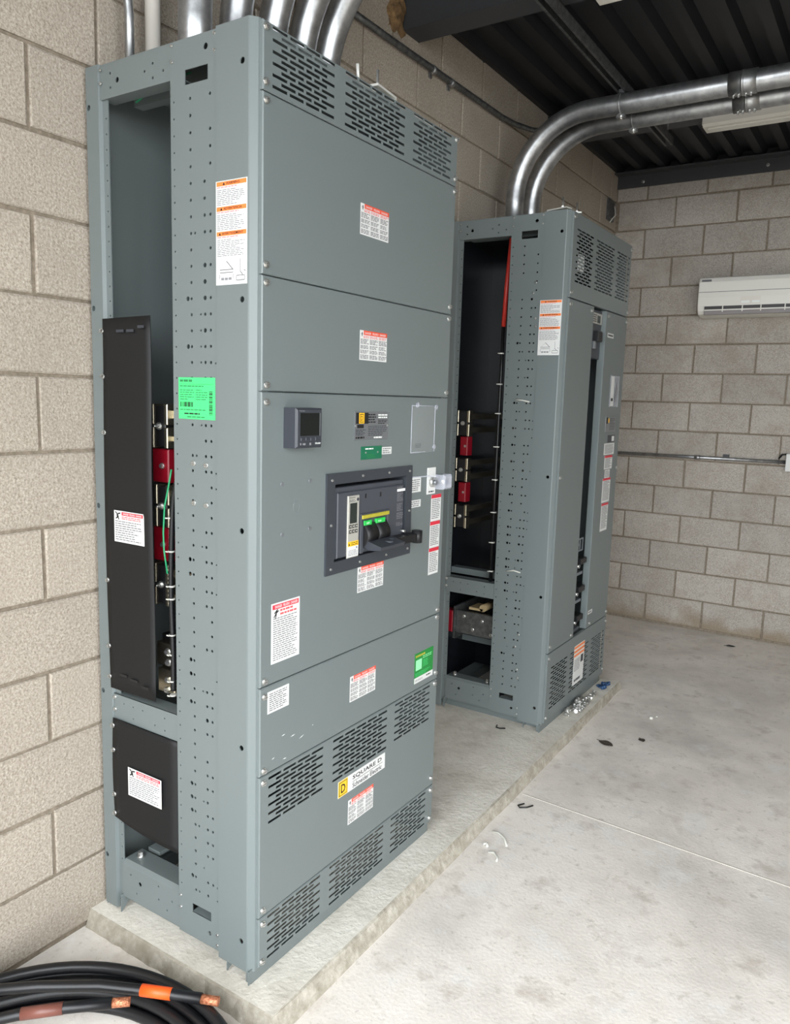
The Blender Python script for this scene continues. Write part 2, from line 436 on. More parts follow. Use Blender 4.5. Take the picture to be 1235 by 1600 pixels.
# equipment pad
PZ = .05
b = MB()
ring0 = [(0, -.062), (.742, -.062), (.703, 2.875), (0, 2.875)]
ring1 = [(0, -.048), (.722, -.048), (.700, 2.870), (0, 2.870)]
ring2 = [(0, -.043), (.717, -.043), (.696, 2.866), (0, 2.866)]
def subdiv(r, n=24):
    out = []
    for i in range(4):
        a, c = r[i], r[(i+1) % 4]
        out += [(a[0]+(c[0]-a[0])*k/n, a[1]+(c[1]-a[1])*k/n) for k in range(n)]
    return out
rg = random.Random(3)
rings = [(subdiv(ring0), 0.0), (subdiv(ring1), PZ-.004), (subdiv(ring2), PZ)]
N = len(rings[0][0])
for ri, (r, z) in enumerate(rings):
    for (x, y) in r:
        jx = rg.uniform(-.003, .003) if x > .1 and ri < 2 else 0
        b.v.append((x+jx, y+(rg.uniform(-.003, .003) if ri < 2 and (y < 0 or y > 2.8) else 0), z+(rg.uniform(-.002, .001) if ri == 1 else 0)))
for k in range(2):
    for i in range(N):
        j = (i+1) % N; b.face((k*N+i, k*N+j, (k+1)*N+j, (k+1)*N+i), 'pad_side', False)
b.face(tuple(2*N+i for i in range(N)), 'pad_concrete')
tag(obj('concrete_pad', b), 'low rough concrete plinth under both grey electrical cabinets', 'plinth')

# ------------------------------------------------------------------ the two switchboard cabinets
XB, XF, ZT = .015, .614, 2.40
ZB = .085                                     # underside of the enclosure, base rails below
def holes_row(rg, z0, z1, step, cols):
    hs = []
    z = z1
    while z > z0:
        for (u, r, p) in cols:
            if rg.random() < p: hs.append(('c', u, z, r, 8))
        z -= step
    return hs
def vent(u0, u1, v0, v1, rows, n):
    hs = []; pv = (v1-v0)/(rows-1+.5); hh = pv*.56; gap = .0085; w = (u1-u0-gap*(n-1))/n
    for r in range(rows):
        v = v1-r*pv-hh
        if r % 2 == 0:
            for k in range(n): hs.append(('r', u0+k*(w+gap), u0+k*(w+gap)+w, v, v+hh))
        else:
            for k in range(n-1): hs.append(('r', u0+w/2+gap/2+k*(w+gap), u0+w/2+gap/2+k*(w+gap)+w, v, v+hh))
    return hs
def panel(cab, name, y0, y1, z0, z1, holes=(), x=XF, back=.016, screws=()):
    b = MB(); b.plate(MF(x), y0, y1, z0+.0012, z1-.0012, 0, 'grey_enamel', holes, .0012, .0025, back)
    o = obj(name, b, cab)
    for (y, z) in screws: inst('screw', SCREW, (x, y, z), o, RF)
    return o

def frame(cab, y, w, seed):
    """welded frame, side columns, roof, rear and far side of one enclosure"""
    rg = random.Random(seed); S = MS(y); y1 = y+w
    # rear corner post of the near side: channel with a stepped, drilled flange
    b = MB()
    b.fill(S, [(XB, ZB-.03), (.064, ZB-.03), (.064, ZT), (XB, ZT)], 0, 'grey_enamel', [('c', .024, z, .0075, 12) for z in (2.302, 1.795, 1.26, .722, .212)], .003)
    b.strip(MT(0), [(XB, y+.05), (XB, y)], ZB-.03, ZT, 'grey_enamel')
    b.strip(MT(0), [(.064, y), (.068, y+.010)], ZB-.03, ZT, 'grey_enamel')
    b.fill(MS(y+.010), [(.068, ZB), (.089, ZB), (.089, ZT-.01), (.068, ZT-.01)], 0, 'grey_enamel', holes_row(rg, .2, 2.27, .0381, [(.081, .0026, 1)]), .002)
    b.strip(MT(0), [(.089, y+.010), (.089, y+.013)], ZB, ZT-.01, 'grey_enamel')
    obj('rear_post', b, cab)
    # top rail
    b = MB()
    hs = [('c', .135, 2.352, .0068, 12)] + [('c', u, v, .0036, 8) for u, v in ((.108, 2.372), (.108, 2.338), (.268, 2.365), (.268, 2.332), (.305, 2.342), (.238, 2.352))]
    b.fill(MS(y+.004), [(.066, 2.317), (.334, 2.317), (.334, 2.394), (.066, 2.394)], 0, 'grey_enamel', hs, .003)
    b.strip(MS(y+.004), [(.066, 0), (.334, 0)], 0, 0, 'grey_enamel') if False else None
    b.box(MT(2.314), .07, .36, y+.004, y+.045, 0, .003, 'grey_enamel')
    o = obj('top_rail', b, cab)
    for u, v in ((.075, 2.384), (.075, 2.352), (.341, 2.388), (.341, 2.352)): inst('rivet', SCREW, (u, y, v), o, RS, (.45, .45, .5))
    # perforated column
    hs = [('r', .383, .459, 2.294, 2.327), ('r', .386, .458, .172, .198), ('c', .452, 2.366, .0075, 12), ('c', .452, .135, .0062, 12)]
    for z in [2.262-.0381*i for i in range(56)]:
        if z < .21: break
        hs.append(('c', .3445, z, .0027, 6))
        if rg.random() < .97: hs.append(('c', .400, z, .0040, 8))
        if rg.random() < .34 and z < 1.86: hs.append(('c', .3875, z+.0004, .0058, 10))
        elif rg.random() < .14: hs.append(('c', .414, z, .0034, 8))
        if z < 2.10 and rg.random() < .8: hs.append(('c', .4465, z, .0042 if rg.random() < .85 else .0058, 8))
        if rg.random() < .82: hs.append(('c', .4655, z, .0040, 8))
        if z < 1.8 and rg.random() < .15: hs.append(('c', .4320, z, .003, 6))
        if z < 1.9 and rg.random() < .2: hs.append(('c', .4815, z-.002, .0026, 6))
    b = MB(); b.fill(MS(y+.001), [(.333, ZB+.012), (.4872, ZB+.012), (.4872, ZT-.004), (.333, ZT-.004)], 0, 'grey_enamel', hs, .0025)
    b.strip(MT(0), [(.333, y+.04), (.333, y+.001)], ZB+.012, ZT-.004, 'grey_enamel')
    b.box(MS(y+.02), .383, .459, .168, .172, -.018, .018, 'grey_enamel')
    o = obj('perforated_column', b, cab)
    for u, v in ((.481, 2.388), (.481, 2.352), (.341, .205), (.341, .170), (.481, .142), (.481, .112)): inst('rivet', SCREW, (u, y+.001, v), o, RS, (.45, .45, .5))
    # front corner post with folded nose
    b = MB()
    b.fill(S, [(.4878, ZB-.002), (.588, ZB-.002), (.588, ZT), (.4878, ZT)], .0015, 'grey_enamel', [('c', .570, z, .0072, 12) for z in (2.312, 1.796, 1.252, .698, .165)], .003)
    nose = [(.588, y-.0015), (.5915, y-.0005), (.594, y+.0025), (.6035, y+.014), (.6045, y+.018), (.6045, y+.05)]
    b.strip(MT(0), nose, ZB-.002, ZT, 'grey_enamel')
    b.strip(MT(0), [(.4878, y+.004), (.4878, y-.0015)], ZB-.002, ZT, 'grey_enamel')
    b.quad([(.4878, y-.0015, ZT), (.588, y-.0015, ZT), (.6035, y+.014, ZT), (.6035, y+.06, ZT), (.4878, y+.06, ZT)], 'grey_enamel')
    obj('front_post', b, cab)
    # middle and bottom rails
    b = MB()
    hs = [('c', u, v, .0026, 6) for u, v in ((.11, .70), (.15, .665), (.19, .70), (.24, .67), (.28, .70), (.15, .70), (.28, .665))]
    b.fill(MS(y+.004), [(.069, .648), (.331, .648), (.331, .724), (.069, .724)], 0, 'grey_enamel', hs, .0025)
    b.box(MT(.724), .069, .331, y+.004, y+.05, -.002, 0, 'grey_enamel'); b.strip(MS(y+.004), [(.331, .648), (.331, .724)], 0, -.05, 'grey_enamel')
    o = obj('middle_rail', b, cab)
    for v in (.712, .676): inst('screw', SCREW, (.072, y+.004, v), o, RS, (.7, .7, .7))
    b = MB()
    hs = [('c', .165, .165, .0068, 12)] + [('c', u, v, .0032, 8) for u, v in ((.125, .18), (.15, .13), (.245, .19), (.245, .15), (.30, .165), (.28, .13))]
    b.fill(MS(y+.004), [(.089, ZB+.016), (.333, ZB+.016), (.333, .204), (.089, .204)], 0, 'grey_enamel', hs, .003)
    b.strip(MF(0), [(y+.004, .204), (y+.016, .215), (y+.075, .215)], .089, .36, 'grey_enamel')
    o = obj('bottom_rail', b, cab)
    for u in (.12, .30): inst('screw', SCREW, (u, y+.045, .215), o, None, (1.3, 1.3, 2.2))
    # base rails standing on the pad, with the gusset feet at the corners
    b = MB()
    b.box(MT(PZ), .582, .600, y+.004, y1-.004, 0, ZB-PZ+.006, 'grey_enamel')
    b.prism(MF(.5965), [(y-.004, PZ), (y+.07, ZB+.004), (y-.004, ZB+.004)], 0, .003, 'grey_enamel')
    b.prism(MF(.515), [(y+.001, PZ+.004), (y+.06, ZB), (y+.001, ZB)], 0, .003, 'grey_enamel')
    b.prism(MF(.018), [(y+.001, PZ), (y+.06, ZB), (y+.001, ZB)], 0, .003, 'grey_enamel')
    b.prism(MF(.085), [(y-.002, PZ), (y+.06, ZB+.02), (y-.002, ZB+.02)], 0, .003, 'grey_enamel')
    b.box(MT(PZ), XB, .035, y+.03, y1-.004, 0, ZB-PZ+.006, 'grey_enamel')
    b.box(MT(PZ), .035, .582, y1-.02, y1-.004, 0, ZB-PZ+.006, 'grey_enamel')
    b.box(MT(PZ), .035, .582, y+.05, y+.066, 0, ZB-PZ+.002, 'grey_enamel')
    b.box(MT(PZ), .20, .26, y+.066, y1-.02, 0, ZB-PZ+.05, 'grey_enamel')
    obj('base_frame', b, cab)
    # roof, rear, far side, inner front return
    b = MB(); b.box(MT(ZT), XB, .588, y+.006, y1, -.012, -.001, 'grey_enamel')
    b.box(MT(ZT), .08, .50, y+.10, y+.13, -.075, -.012, 'grey_enamel')
    obj('roof', b, cab)
    b = MB(); b.box(MF(XB), y+.012, y1, ZB, ZT-.012, 0, .003, 'grey_enamel'); obj('rear_panel', b, cab)
    b = MB(); b.box(MS(y1), XB+.003, .590, ZB, ZT-.012, 0, .003, 'grey_enamel'); obj('side_panel', b, cab)
    b = MB(); b.box(MF(.30), y+.45, y1-.003, ZB, ZT-.012, 0, .003, 'grey_enamel'); obj('inner_barrier', b, cab)

# ---- printed labels
def danger_three(o, mp, u0, u1, v0, v1, red='label_redorange'):
    b = MB(); w = u1-u0; h = v1-v0
    b.box(mp, u0, u1, v0, v1, 0, .0005, 'label_white')
    b.rect(mp, u0+.13*w, u1, v1-.15*h, v1, .0007, red)
    b.text(mp, 'DANGER   PELIGRO   DANGER', u0+.17*w, v1-.115*h, .07*h, .0009, 'label_white', .78*w)
    b.rect(mp, u0+.03*w, u0+.11*w, v1-.13*h, v1-.115*h, .0008, 'print_black'); b.rect(mp, u0+.06*w, u0+.085*w, v1-.2*h, v1-.06*h, .0008, 'print_black')
    for k in range(3):
        a = u0+(.02+.335*k)*w; c = a+.30*w
        b.lines(mp, a+(.1*w if k == 0 else 0), c, v1-.26*h, v1-.17*h, 2, .0008, 'print_red', .5)
        for g0, g1, n in ((.28, .46, 4), (.49, .62, 3), (.65, .78, 3), (.81, .96, 3)):
            b.lines(mp, a, c, v1-g1*h, v1-g0*h, n, .0008, 'print_grey', .55)
    return obj('danger_label', b, o)
def danger_tall(o, mp, u0, u1, v0, v1, n=30, name='danger_label', side=.30):
    b = MB(); w = u1-u0; h = v1-v0
    b.box(mp, u0, u1, v0, v1, 0, .0005, 'label_white')
    hh = .012 if h > .12 else .11*h
    b.rect(mp, u0+.04*w, u1-.04*w, v1-.004-hh, v1-.004, .0007, 'label_red')
    b.text(mp, 'DANGER  PELIGRO  DANGER', u0+.12*w, v1-.004-hh*.8, hh*.6, .0009, 'label_white', .8*w)
    b.lines(mp, u0+side*w, u1-.06*w, v1-.004-hh*2.6, v1-.005-hh, 2, .0008, 'print_red')
    # falling figure pictogram
    for (a, c, e, f, t) in ((.10, .80, .22, .87, .03), (.14, .76, .2, .85, .04), (.08, .72, .16, .79, .03), (.17, .8, .26, .84, .025), (.14, .70, .17, .78, .03)):
        p0 = Vector((u0+a*w, v1-(1-c)*min(h, .13))); p1 = Vector((u0+e*w, v1-(1-f)*min(h, .13))); d_ = (p1-p0).normalized(); nn = Vector((-d_.y, d_.x))*t*w*.5
        b.quad([mp(*(p0-nn), .0008), mp(*(p1-nn), .0008), mp(*(p1+nn), .0008), mp(*(p0+nn), .0008)], 'print_black')
    top = v1-.006-hh*2.6
    k = max(3, int((top-v0-.006)/.0054))
    b.lines(mp, u0+.06*w, u1-.07*w, v0+.006, top, k, .0008, 'print_grey', .38, .25)
    return obj(name, b, o)
def danger_wide(o, mp, u0, u1, v0, v1, bend=None):
    b = MB(); w = u1-u0; h = v1-v0
    b.box(mp, u0, u1, v0, v1, 0, .0005, 'label_white')
    b.rect(mp, u0+.26*w, u1-.03*w, v1-.14*h, v1-.03*h, .0007, 'label_red')
    b.text(mp, 'DANGER  PELIGRO  DANGER', u0+.31*w, v1-.115*h, .06*h, .0009, 'label_white', .62*w)
    b.lines(mp, u0+.26*w, u1-.05*w, v1-.27*h, v1-.16*h, 2, .0008, 'print_red')
    for (a, c, e, f, t) in ((.05, .96, .12, .88, .03), (.11, .88, .14, .78, .06), (.13, .9, .22, .93, .03), (.06, .74, .12, .8, .03), (.13, .8, .17, .72, .03)):
        p0 = Vector((u0+a*w, v0+c*h)); p1 = Vector((u0+e*w, v0+f*h)); d_ = (p1-p0).normalized(); nn = Vector((-d_.y, d_.x))*t*w*.5
        b.quad([mp(*(p0-nn), .0008), mp(*(p1-nn), .0008), mp(*(p1+nn), .0008), mp(*(p0+nn), .0008)], 'print_black')
    b.lines(mp, u0+.04*w, u1-.05*w, v0+.05*h, v1-.30*h, 9, .0008, 'print_grey', .4, .3)
    return obj('danger_label', b, o)
def plain_label(o, mp, u0, u1, v0, v1, n, name='notice_label', base='label_white', ink='print_grey', head=None):
    b = MB(); b.box(mp, u0, u1, v0, v1, 0, .0005, base); w = u1-u0; h = v1-v0
    top = v1-.08*h
    if head: b.rect(mp, u0, u1, v1-.012, v1, .0007, head); top = v1-.014
    b.lines(mp, u0+.08*w, u1-.08*w, v0+.08*h, top, n, .0008, ink, .45)
    return obj(name, b, o)
def warning_triple(o, mp, u0, u1, v0, v1):
    b = MB(); w = u1-u0; h = v1-v0
    b.box(mp, u0, u1, v0, v1, 0, .0005, 'label_white')
    for k, (t, tw) in enumerate((('WARNING', .46), ('ADVERTENCIA', .62), ('AVERTISSEMENT', .72))):
        vt = v1-(.008+.238*k)*h; vb = vt-.042*h
        b.rect(mp, u0+.025*w, u1-.025*w, vb, vt, .0007, 'label_orange')
        uc = u0+.5*w-(tw*w)/2
        b.quad([mp(uc-.07*w+.02*w, vb+.008*h, .0009), mp(uc+.03*w, vb+.008*h, .0009), mp(uc-.01*w, vt-.007*h, .0009)], 'print_black')
        b.text(mp, t, uc+.06*w, vb+.010*h, .024*h, .0009, 'print_black', tw*w*.95)
        b.lines(mp, u0+.04*w, u1-.25*w, vb-.018*h, vb-.006*h, 1, .0008, 'print_red')
        b.lines(mp, u0+.04*w, u1-.06*w, vb-(.185 if k < 2 else .20)*h, vb-.03*h, 9 if k < 2 else 10, .0008, 'print_light', .42, .5)
    # lifting diagram
    L = lambda x0, y0, x1, y1, t=.017: b.quad([mp(u0+x0*w, v0+y0*h, .0008), mp(u0+x1*w, v0+y1*h, .0008), mp(u0+x1*w+t*w*.7, v0+y1*h+t*w, .0008), mp(u0+x0*w+t*w*.7, v0+y0*h+t*w, .0008)], 'print_grey')
    L(.34, .225, .14, .145); L(.34, .225, .54, .145); L(.12, .143, .56, .143); L(.12, .115, .56, .115); L(.12, .055, .12, .1); L(.56, .055, .56, .1)
    for a in (.17, .29, .41): b.rect(mp, u0+a*w, u0+(a+.1)*w, v0+.045*h, v0+.07*h, .0008, 'print_light')
    L(.78, .24, .78, .12); L(.78, .12, .7, .085); L(.78, .12, .86, .085); L(.66, .08, .92, .08); L(.66, .035, .92, .035); L(.66, .035, .66, .08); L(.92, .035, .92, .08); L(.9, .13, .95, .12)
    return obj('warning_label', b, o)

def clamp(cab, name, x0, x1, z0, z1, y):
    """bus-bar splice clamp: black jaw faced with two bright plates and a bolt"""
    b = MB(); S = MS(y); zm = (z0+z1)/2; w = x1-x0
    b.box(S, x0+.012, x1-.012, z0+.004, z1-.004, -.05, .004, 'black_plastic', .002)
    for a, c in ((x0, x0+.012), (x1-.013, x1)):
        b.box(S, a, c, z0, zm-.004, -.03, .008, 'bus_silver', .002); b.box(S, a, c, zm+.004, z1, -.03, .008, 'bus_silver', .002)
    o = obj(name, b, cab)
    b = MB(); b.cyl(S, (x0+x1)/2, zm, .010, .004, .009, 'screw_zinc', 14); b.cyl(S, (x0+x1)/2, zm, .0065, .009, .017, 'screw_zinc', 6, sm=False)
    b.cyl(S, (x0+x1)/2, zm, .0028, .017, .024, 'screw_zinc', 8); obj('bolt', b, o)

# ================= nearer cabinet
C1Y, C1W = 0.0, .916
c1 = empty('switchboard_cabinet', (.3145, .458, PZ))
tag(c1, 'tall grey electrical cabinet nearest the camera with breaker and meter on front', 'cabinet', 'grey switchboard cabinets')
frame(c1, C1Y, C1W, 11)
YA, YB = .018, .914
L_, R_ = .031, .898
pT = panel(c1, 'vent_panel', YA, YB, 2.25, ZT-.002, vent(.049, .277, 2.264, 2.392, 11, 4)+vent(.322, .604, 2.264, 2.392, 11, 5)+vent(.651, .874, 2.264, 2.392, 11, 4), screws=[(.026, 2.383), (.026, 2.269), (R_+.006, 2.389), (R_+.006, 2.272)])
pA = panel(c1, 'front_panel', YA, YB, 1.853, 2.25, screws=[(.028, 2.231), (.030, 1.876), (R_+.006, 2.234), (R_+.002, 1.878)])
pB = panel(c1, 'front_panel', YA, YB, 1.587, 1.853, screws=[(L_, 1.836), (.034, 1.602), (R_, 1.840), (R_, 1.604)])
BU0, BU1, BV0, BV1 = .302, .665, 1.132, 1.347
pC = panel(c1, 'front_panel', YA, YB, .857, 1.587, holes=[('r', BU0-.004, BU1+.004, BV0-.004, BV1+.004)]+[('c', u, v, .0055, 10) for u, v in ((.093, 1.362), (.202, 1.363), (.095, 1.236), (.203, 1.238))], screws=[(.034, 1.562), (.033, .872), (R_-.003, .872)])
pD = panel(c1, 'front_panel', YA, YB, .622, .857, screws=[(.033, .832), (.032, .636), (R_-.004, .846), (R_, .648)])
pE = panel(c1, 'vent_panel', YA, YB, .232, .622, vent(.051, .277, .484, .611, 11, 4)+vent(.323, .602, .484, .611, 11, 5)+vent(.647, .866, .490, .613, 11, 4), screws=[(.031, .604), (.031, .252), (R_-.002, .609), (R_-.004, .262)])
pF = panel(c1, 'vent_panel', YA, YB, .092, .232, vent(.050, .273, .102, .224, 11, 4)+vent(.317, .599, .102, .224, 11, 5)+vent(.643, .864, .102, .224, 11, 4), screws=[(.031, .213), (.029, .106), (R_-.003, .216), (R_-.004, .112)])
F = MF(XF)
danger_three(pA, F, .398, .534, 2.012, 2.092)
danger_three(pB, F, .408, .541, 1.682, 1.762)
danger_three(pC, F, .423, .556, 1.022, 1.097)
danger_three(pD, F, .398, .529, .700, .777)
danger_three(pE, F, .402, .534, .315, .392)
danger_tall(pC, F, .057, .166, .909, 1.065)
plain_label(pD, F, .045, .127, .782, .840, 9)
plain_label(pC, F, .698, .759, 1.289, 1.335, 6); plain_label(pC, F, .699, .761, 1.241, 1.264, 3)
plain_label(pC, F, .530, .582, 1.417, 1.438, 3)
# column of three danger labels beside the latch
for k, (v0, v1) in enumerate(((1.183, 1.271), (1.094, 1.182), (1.004, 1.093))): plain_label(pC, F, .829-.002*k, .893-.002*k, v0, v1, 11, 'danger_label', head='label_red')
# knockout ring and small hole plugs
b = MB(); b.tube([F(.1485+.012*math.cos(a), 1.3007+.015*math.sin(a), .0002) for a in [2*PI*i/24 for i in range(25)]], .0009, 'grey_enamel', 5, False); obj('knockout', b, pC)
for u, v in ((.093, 1.362), (.202, 1.363), (.095, 1.236), (.203, 1.238)):
    b = MB(); b.cyl(F, u, v, .0053, -.002, .0012, 'plate_steel', 12); obj('hole_plug', b, pC)
# maker's plate with yellow emblem
b = MB(); u0, u1, v0, v1 = .391, .559, 1.462, 1.541
b.box(F, u0, u1, v0, v1, 0, .0012, 'plate_steel'); d = .0014
b.rect(F, u0+.006, u0+.066, v1-.034, v1-.003, d, 'print_black'); b.rect(F, u0+.020, u0+.046, v1-.033, v1-.004, d+.0002, 'label_yellow')
b.rect(F, u0+.024, u0+.042, v1-.030, v1-.007, d+.0004, 'print_black'); b.rect(F, u0+.026, u0+.040, v1-.028, v1-.009, d+.0006, 'label_yellow')
b.text(F, 'D', u0+.0285, v1-.0255, .014, d+.0008, 'print_black', .009)
b.rect(F, u0+.012, u0+.044, v1-.046, v1-.036, d, 'print_black')
b.lines(F, u0+.066, u0+.105, v1-.033, v1-.005, 4, d, 'print_black', .5); b.lines(F, u0+.115, u1-.006, v1-.020, v1-.006, 2, d, 'print_white', .5)
b.lines(F, u0+.115, u1-.006, v1-.036, v1-.022, 3, d, 'print_black', .5)
b.lines(F, u0+.006, u0+.055, v0+.012, v0+.030, 4, d, 'charcoal', .5); b.lines(F, u0+.066, u1-.006, v0+.010, v0+.040, 6, d, 'charcoal', .4); b.lines(F, u0+.095, u1-.03, v0+.003, v0+.008, 1, d, 'print_white', .8)
b.lines(F, u0+.006, u0+.05, v0+.003, v0+.010, 1, d, 'print_black', .8)
for u in (u0+.004, u1-.005): b.cyl(F, u, (v0+v1)/2, .003, .0012, .0028, 'screw_zinc', 8)
obj('name_plate', b, pC)
b = MB(); u0, u1, v0, v1 = .425, .529, 1.406, 1.443
b.box(F, u0, u1, v0, v1, 0, .0014, 'plate_green'); b.lines(F, u0+.02, u0+.06, v1-.010, v1-.004, 1, .0016, 'print_white', .6); b.lines(F, u0+.03, u1-.03, v0+.003, v0+.015, 2, .0016, 'print_green', .6)
for u in (u0+.022, u1-.022): b.cyl(F, u, (v0+v1)/2+.001, .0028, .0014, .003, 'screw_zinc', 8)
obj('circuit_plate', b, pC)
# green sustainability sticker with white foot (its code square left blank)
b = MB(); u0, u1, v0, v1 = .759, .880, .646, .749
b.box(F, u0, u1, v0, v1, 0, .0005, 'label_green'); b.rect(F, u0, u1, v0, v0+.019, .0007, 'label_white')
b.rect(F, u0+.008, u0+.046, v0+.043, v0+.079, .0007, 'label_mintpale')
b.lines(F, u0+.006, u0+.07, v1-.016, v1-.006, 1, .0007, 'gold_band', .7); b.lines(F, u0+.052, u1-.008, v1-.028, v1-.016, 2, .0007, 'label_mintpale', .4); b.lines(F, u0+.054, u0+.088, v0+.046, v0+.072, 5, .0007, 'label_mint', .35, .4)
b.lines(F, u0+.006, u0+.10, v0+.022, v0+.036, 3, .0007, 'label_mint', .35, .4); b.lines(F, u0+.006, u0+.055, v0+.005, v0+.013, 2, .0009, 'print_grey', .4); b.lines(F, u0+.078, u1-.008, v0+.007, v0+.014, 1, .0009, 'print_black', .6)
obj('green_sticker', b, pD)
for (u, v, L, a_) in ((.135, .690, .020, .1), (.105, .640, .016, -.1), (.062, .655, .012, .2), (.17, .672, .022, .25), (.10, .705, .014, .1), (.225, .69, .006, .4)):
    b = MB(); w_ = .0011; b.quad([F(u, v, .0003), F(u+L*.5, v+L*.5*a_-w_, .0003), F(u+L, v+L*a_, .0003), F(u+L*.5, v+L*.5*a_+w_, .0003)], 'print_white'); obj('scratch', b, pD)
# brand strip
b = MB(); u0, u1, v0, v1 = .350, .595, .421, .472
b.box(F, u0, u1, v0, v1, 0, .0008, 'label_white'); b.rect(F, u0+.001, u0+.047, v0+.001, v1-.001, .0009, 'label_yellow')
for k, (i, mt) in enumerate(((.0045, 'print_black'), (.0065, 'label_yellow'))): b.rect(F, u0+i, u0+.048-i, v0+i, v1-i, .0011+.0002*k, mt)
b.text(F, 'D', u0+.0135, v0+.0115, .027, .0015, 'print_black', .021)
b.text(F, 'SQUARE D', u0+.071, v0+.0285, .0155, .0011, 'print_black', .155); b.rect(F, u0+.071, u1-.014, v0+.0235, v0+.0250, .0011, 'print_black')
b.text(F, 'Schneider Electric', u0+.071, v0+.0045, .0155, .0011, 'charcoal', .155)
obj('brand_strip', b, pE)
# scratches are left to the paint; document pouch of clear plastic
b = MB(); u0, u1, v0, v1 = .690, .832, 1.415, 1.560; n = 7
g = [[F(u0+(u1-u0)*i/n, v0+(v1-v0)*j/n, .0015+.006*math.sin(PI*i/n)*math.sin(PI*j/n)*(1+.5*math.sin(i*2.1+j*1.3))) for i in range(n+1)] for j in range(n+1)]
base = len(b.v); b.v += [p for r in g for p in r]
for j in range(n):
    for i in range(n): b.face((base+j*(n+1)+i, base+j*(n+1)+i+1, base+(j+1)*(n+1)+i+1, base+(j+1)*(n+1)+i), 'clear_plastic', True)
for p, q in (((u0, v0), (u1, v0)), ((u1, v0), (u1, v1)), ((u1, v1), (u0, v1)), ((u0, v1), (u0, v0))): b.tube([F(*p, .001), F(*q, .001)], .0014, 'clear_polycarb', 5)
b.lines(F, u0+.025, u0+.062, v0+.014, v0+.028, 3, .001, 'charcoal', .5)
po = obj('document_pouch', b, pC)
for u, v in ((u0+.03, v1+.002), (u1+.004, v1-.004), (u1-.002, v0+.014)):
    b = MB(); b.cyl(F, u, v, .008, 0, .004, 'clear_polycarb', 14); obj('suction_stud', b, po)
# power meter
b = MB(); u0, u1, v0, v1 = .097, .199, 1.452, 1.550
b.box(F, u0, u1, v0, v1, 0, .040, 'charcoal', .004)
mt_ = obj('power_meter', b, pC)
b = MB(); d = .0405
b.box(F, u0+.004, u1-.004, v0+.004, v1-.004, .040, .0412, 'dark_frame', .001); obj('bezel', b, mt_)
b = MB(); b.rect(F, u0+.014, u1-.010, v0+.030, v1-.012, .0415, 'screen'); b.rect(F, u1-.014, u1-.0105, v0+.030, v1-.012, .0417, 'plate_steel'); obj('screen', b, mt_)
for k in range(4):
    b = MB(); b.box(F, u0+.016+.0185*k, u0+.032+.0185*k, v0+.018, v0+.026, .0412, .0428, 'charcoal', .001); obj('button', b, mt_)
for (t_, uu, vv, hh, ww, cc) in (('PowerLogic', u0+.010, v1-.009, .004, None, 'print_light'), ('Schneider', u1-.03, v0+.009, .005, .022, 'print_white')):
    b = MB(); b.text(F, t_, uu, vv, hh, .0415, cc, ww); o = obj('printed_name', b, mt_); o['kind'] = 'stuff'
for (a_, c_, e_, f_) in ((.014, .018, .008, .013), (.024, .034, .008, .012), (.05, .056, .007, .013)):
    b = MB(); b.box(F, u0+a_, u0+c_, v0+e_, v0+f_, .0412, .0416, 'print_light'); obj('indicator', b, mt_)
# circuit breaker in its bolted escutcheon
b = MB(); ou = (.267, .697, 1.099, 1.376)
for (a, c, e, f) in ((ou[0], ou[1], BV1, ou[3]), (ou[0], ou[1], ou[2], BV0), (ou[0], BU0, BV0, BV1), (BU1, ou[1], BV0, BV1)): b.box(F, a, c, e, f, 0, .006, 'dark_frame', .0)
for (a, c, e, f) in ((BU0-.003, BU1+.003, BV1-.001, BV1+.001), (BU0-.003, BU1+.003, BV0-.001, BV0+.001), (BU0-.001, BU0+.001, BV0, BV1), (BU1-.001, BU1+.001, BV0, BV1)): b.box(F, a, c, e, f, -.05, .0055, 'dark_frame')
es = obj('breaker_escutcheon', b, pC)
for u, v in ((.288, 1.358), (.43, 1.362), (.565, 1.362), (.680, 1.36), (.286, 1.236), (.684, 1.236), (.288, 1.115), (.424, 1.115), (.56, 1.115), (.68, 1.117)): inst('screw', SCREW, F(u, v, .006), es, RF, (.45, .45, .5))
br_b = MB(); br_b.box(F, BU0+.006, BU1-.005, BV0+.004, BV1-.012, -.05, -.004, 'breaker_face', .002)
br_b.box(F, BU0+.018, BU1-.008, BV0+.006, BV1-.026, -.004, .002, 'breaker_face', .003)
WU0, WU1, WV0, WV1 = .424, .572, 1.150, 1.252
br = obj('circuit_breaker', br_b, pC)
D0 = .002
b = MB(); b.box(F, .363, .416, 1.133, 1.309, D0, D0+.004, 'trip_silver', .0015); tr = obj('trip_unit', b, br)
b = MB(); b.box(F, .372, .405, 1.231, 1.288, D0+.004, D0+.0046, 'lcd'); obj('display', b, tr)
b = MB(); b.text(F, 'MICROLOGIC', .368, 1.302, .003, D0+.0043, 'print_black', .028); b.lines(F, .368, .400, 1.291, 1.299, 2, D0+.0043, 'charcoal', .4); b.cyl(F, .408, 1.297, .005, D0+.004, D0+.0046, 'charcoal', 12); obj('legend', b, tr)
for r in range(2):
    for k in range(3):
        b = MB(); b.box(F, .368+.0145*k, .3795+.0145*k, 1.217-.0145*r, 1.2275-.0145*r, D0+.004, D0+.0055, 'button_dark', .001); b.rect(F, .372+.0145*k, .3755+.0145*k, 1.2215-.0145*r, 1.2240-.0145*r, D0+.0057, 'print_white'); obj('button', b, tr)
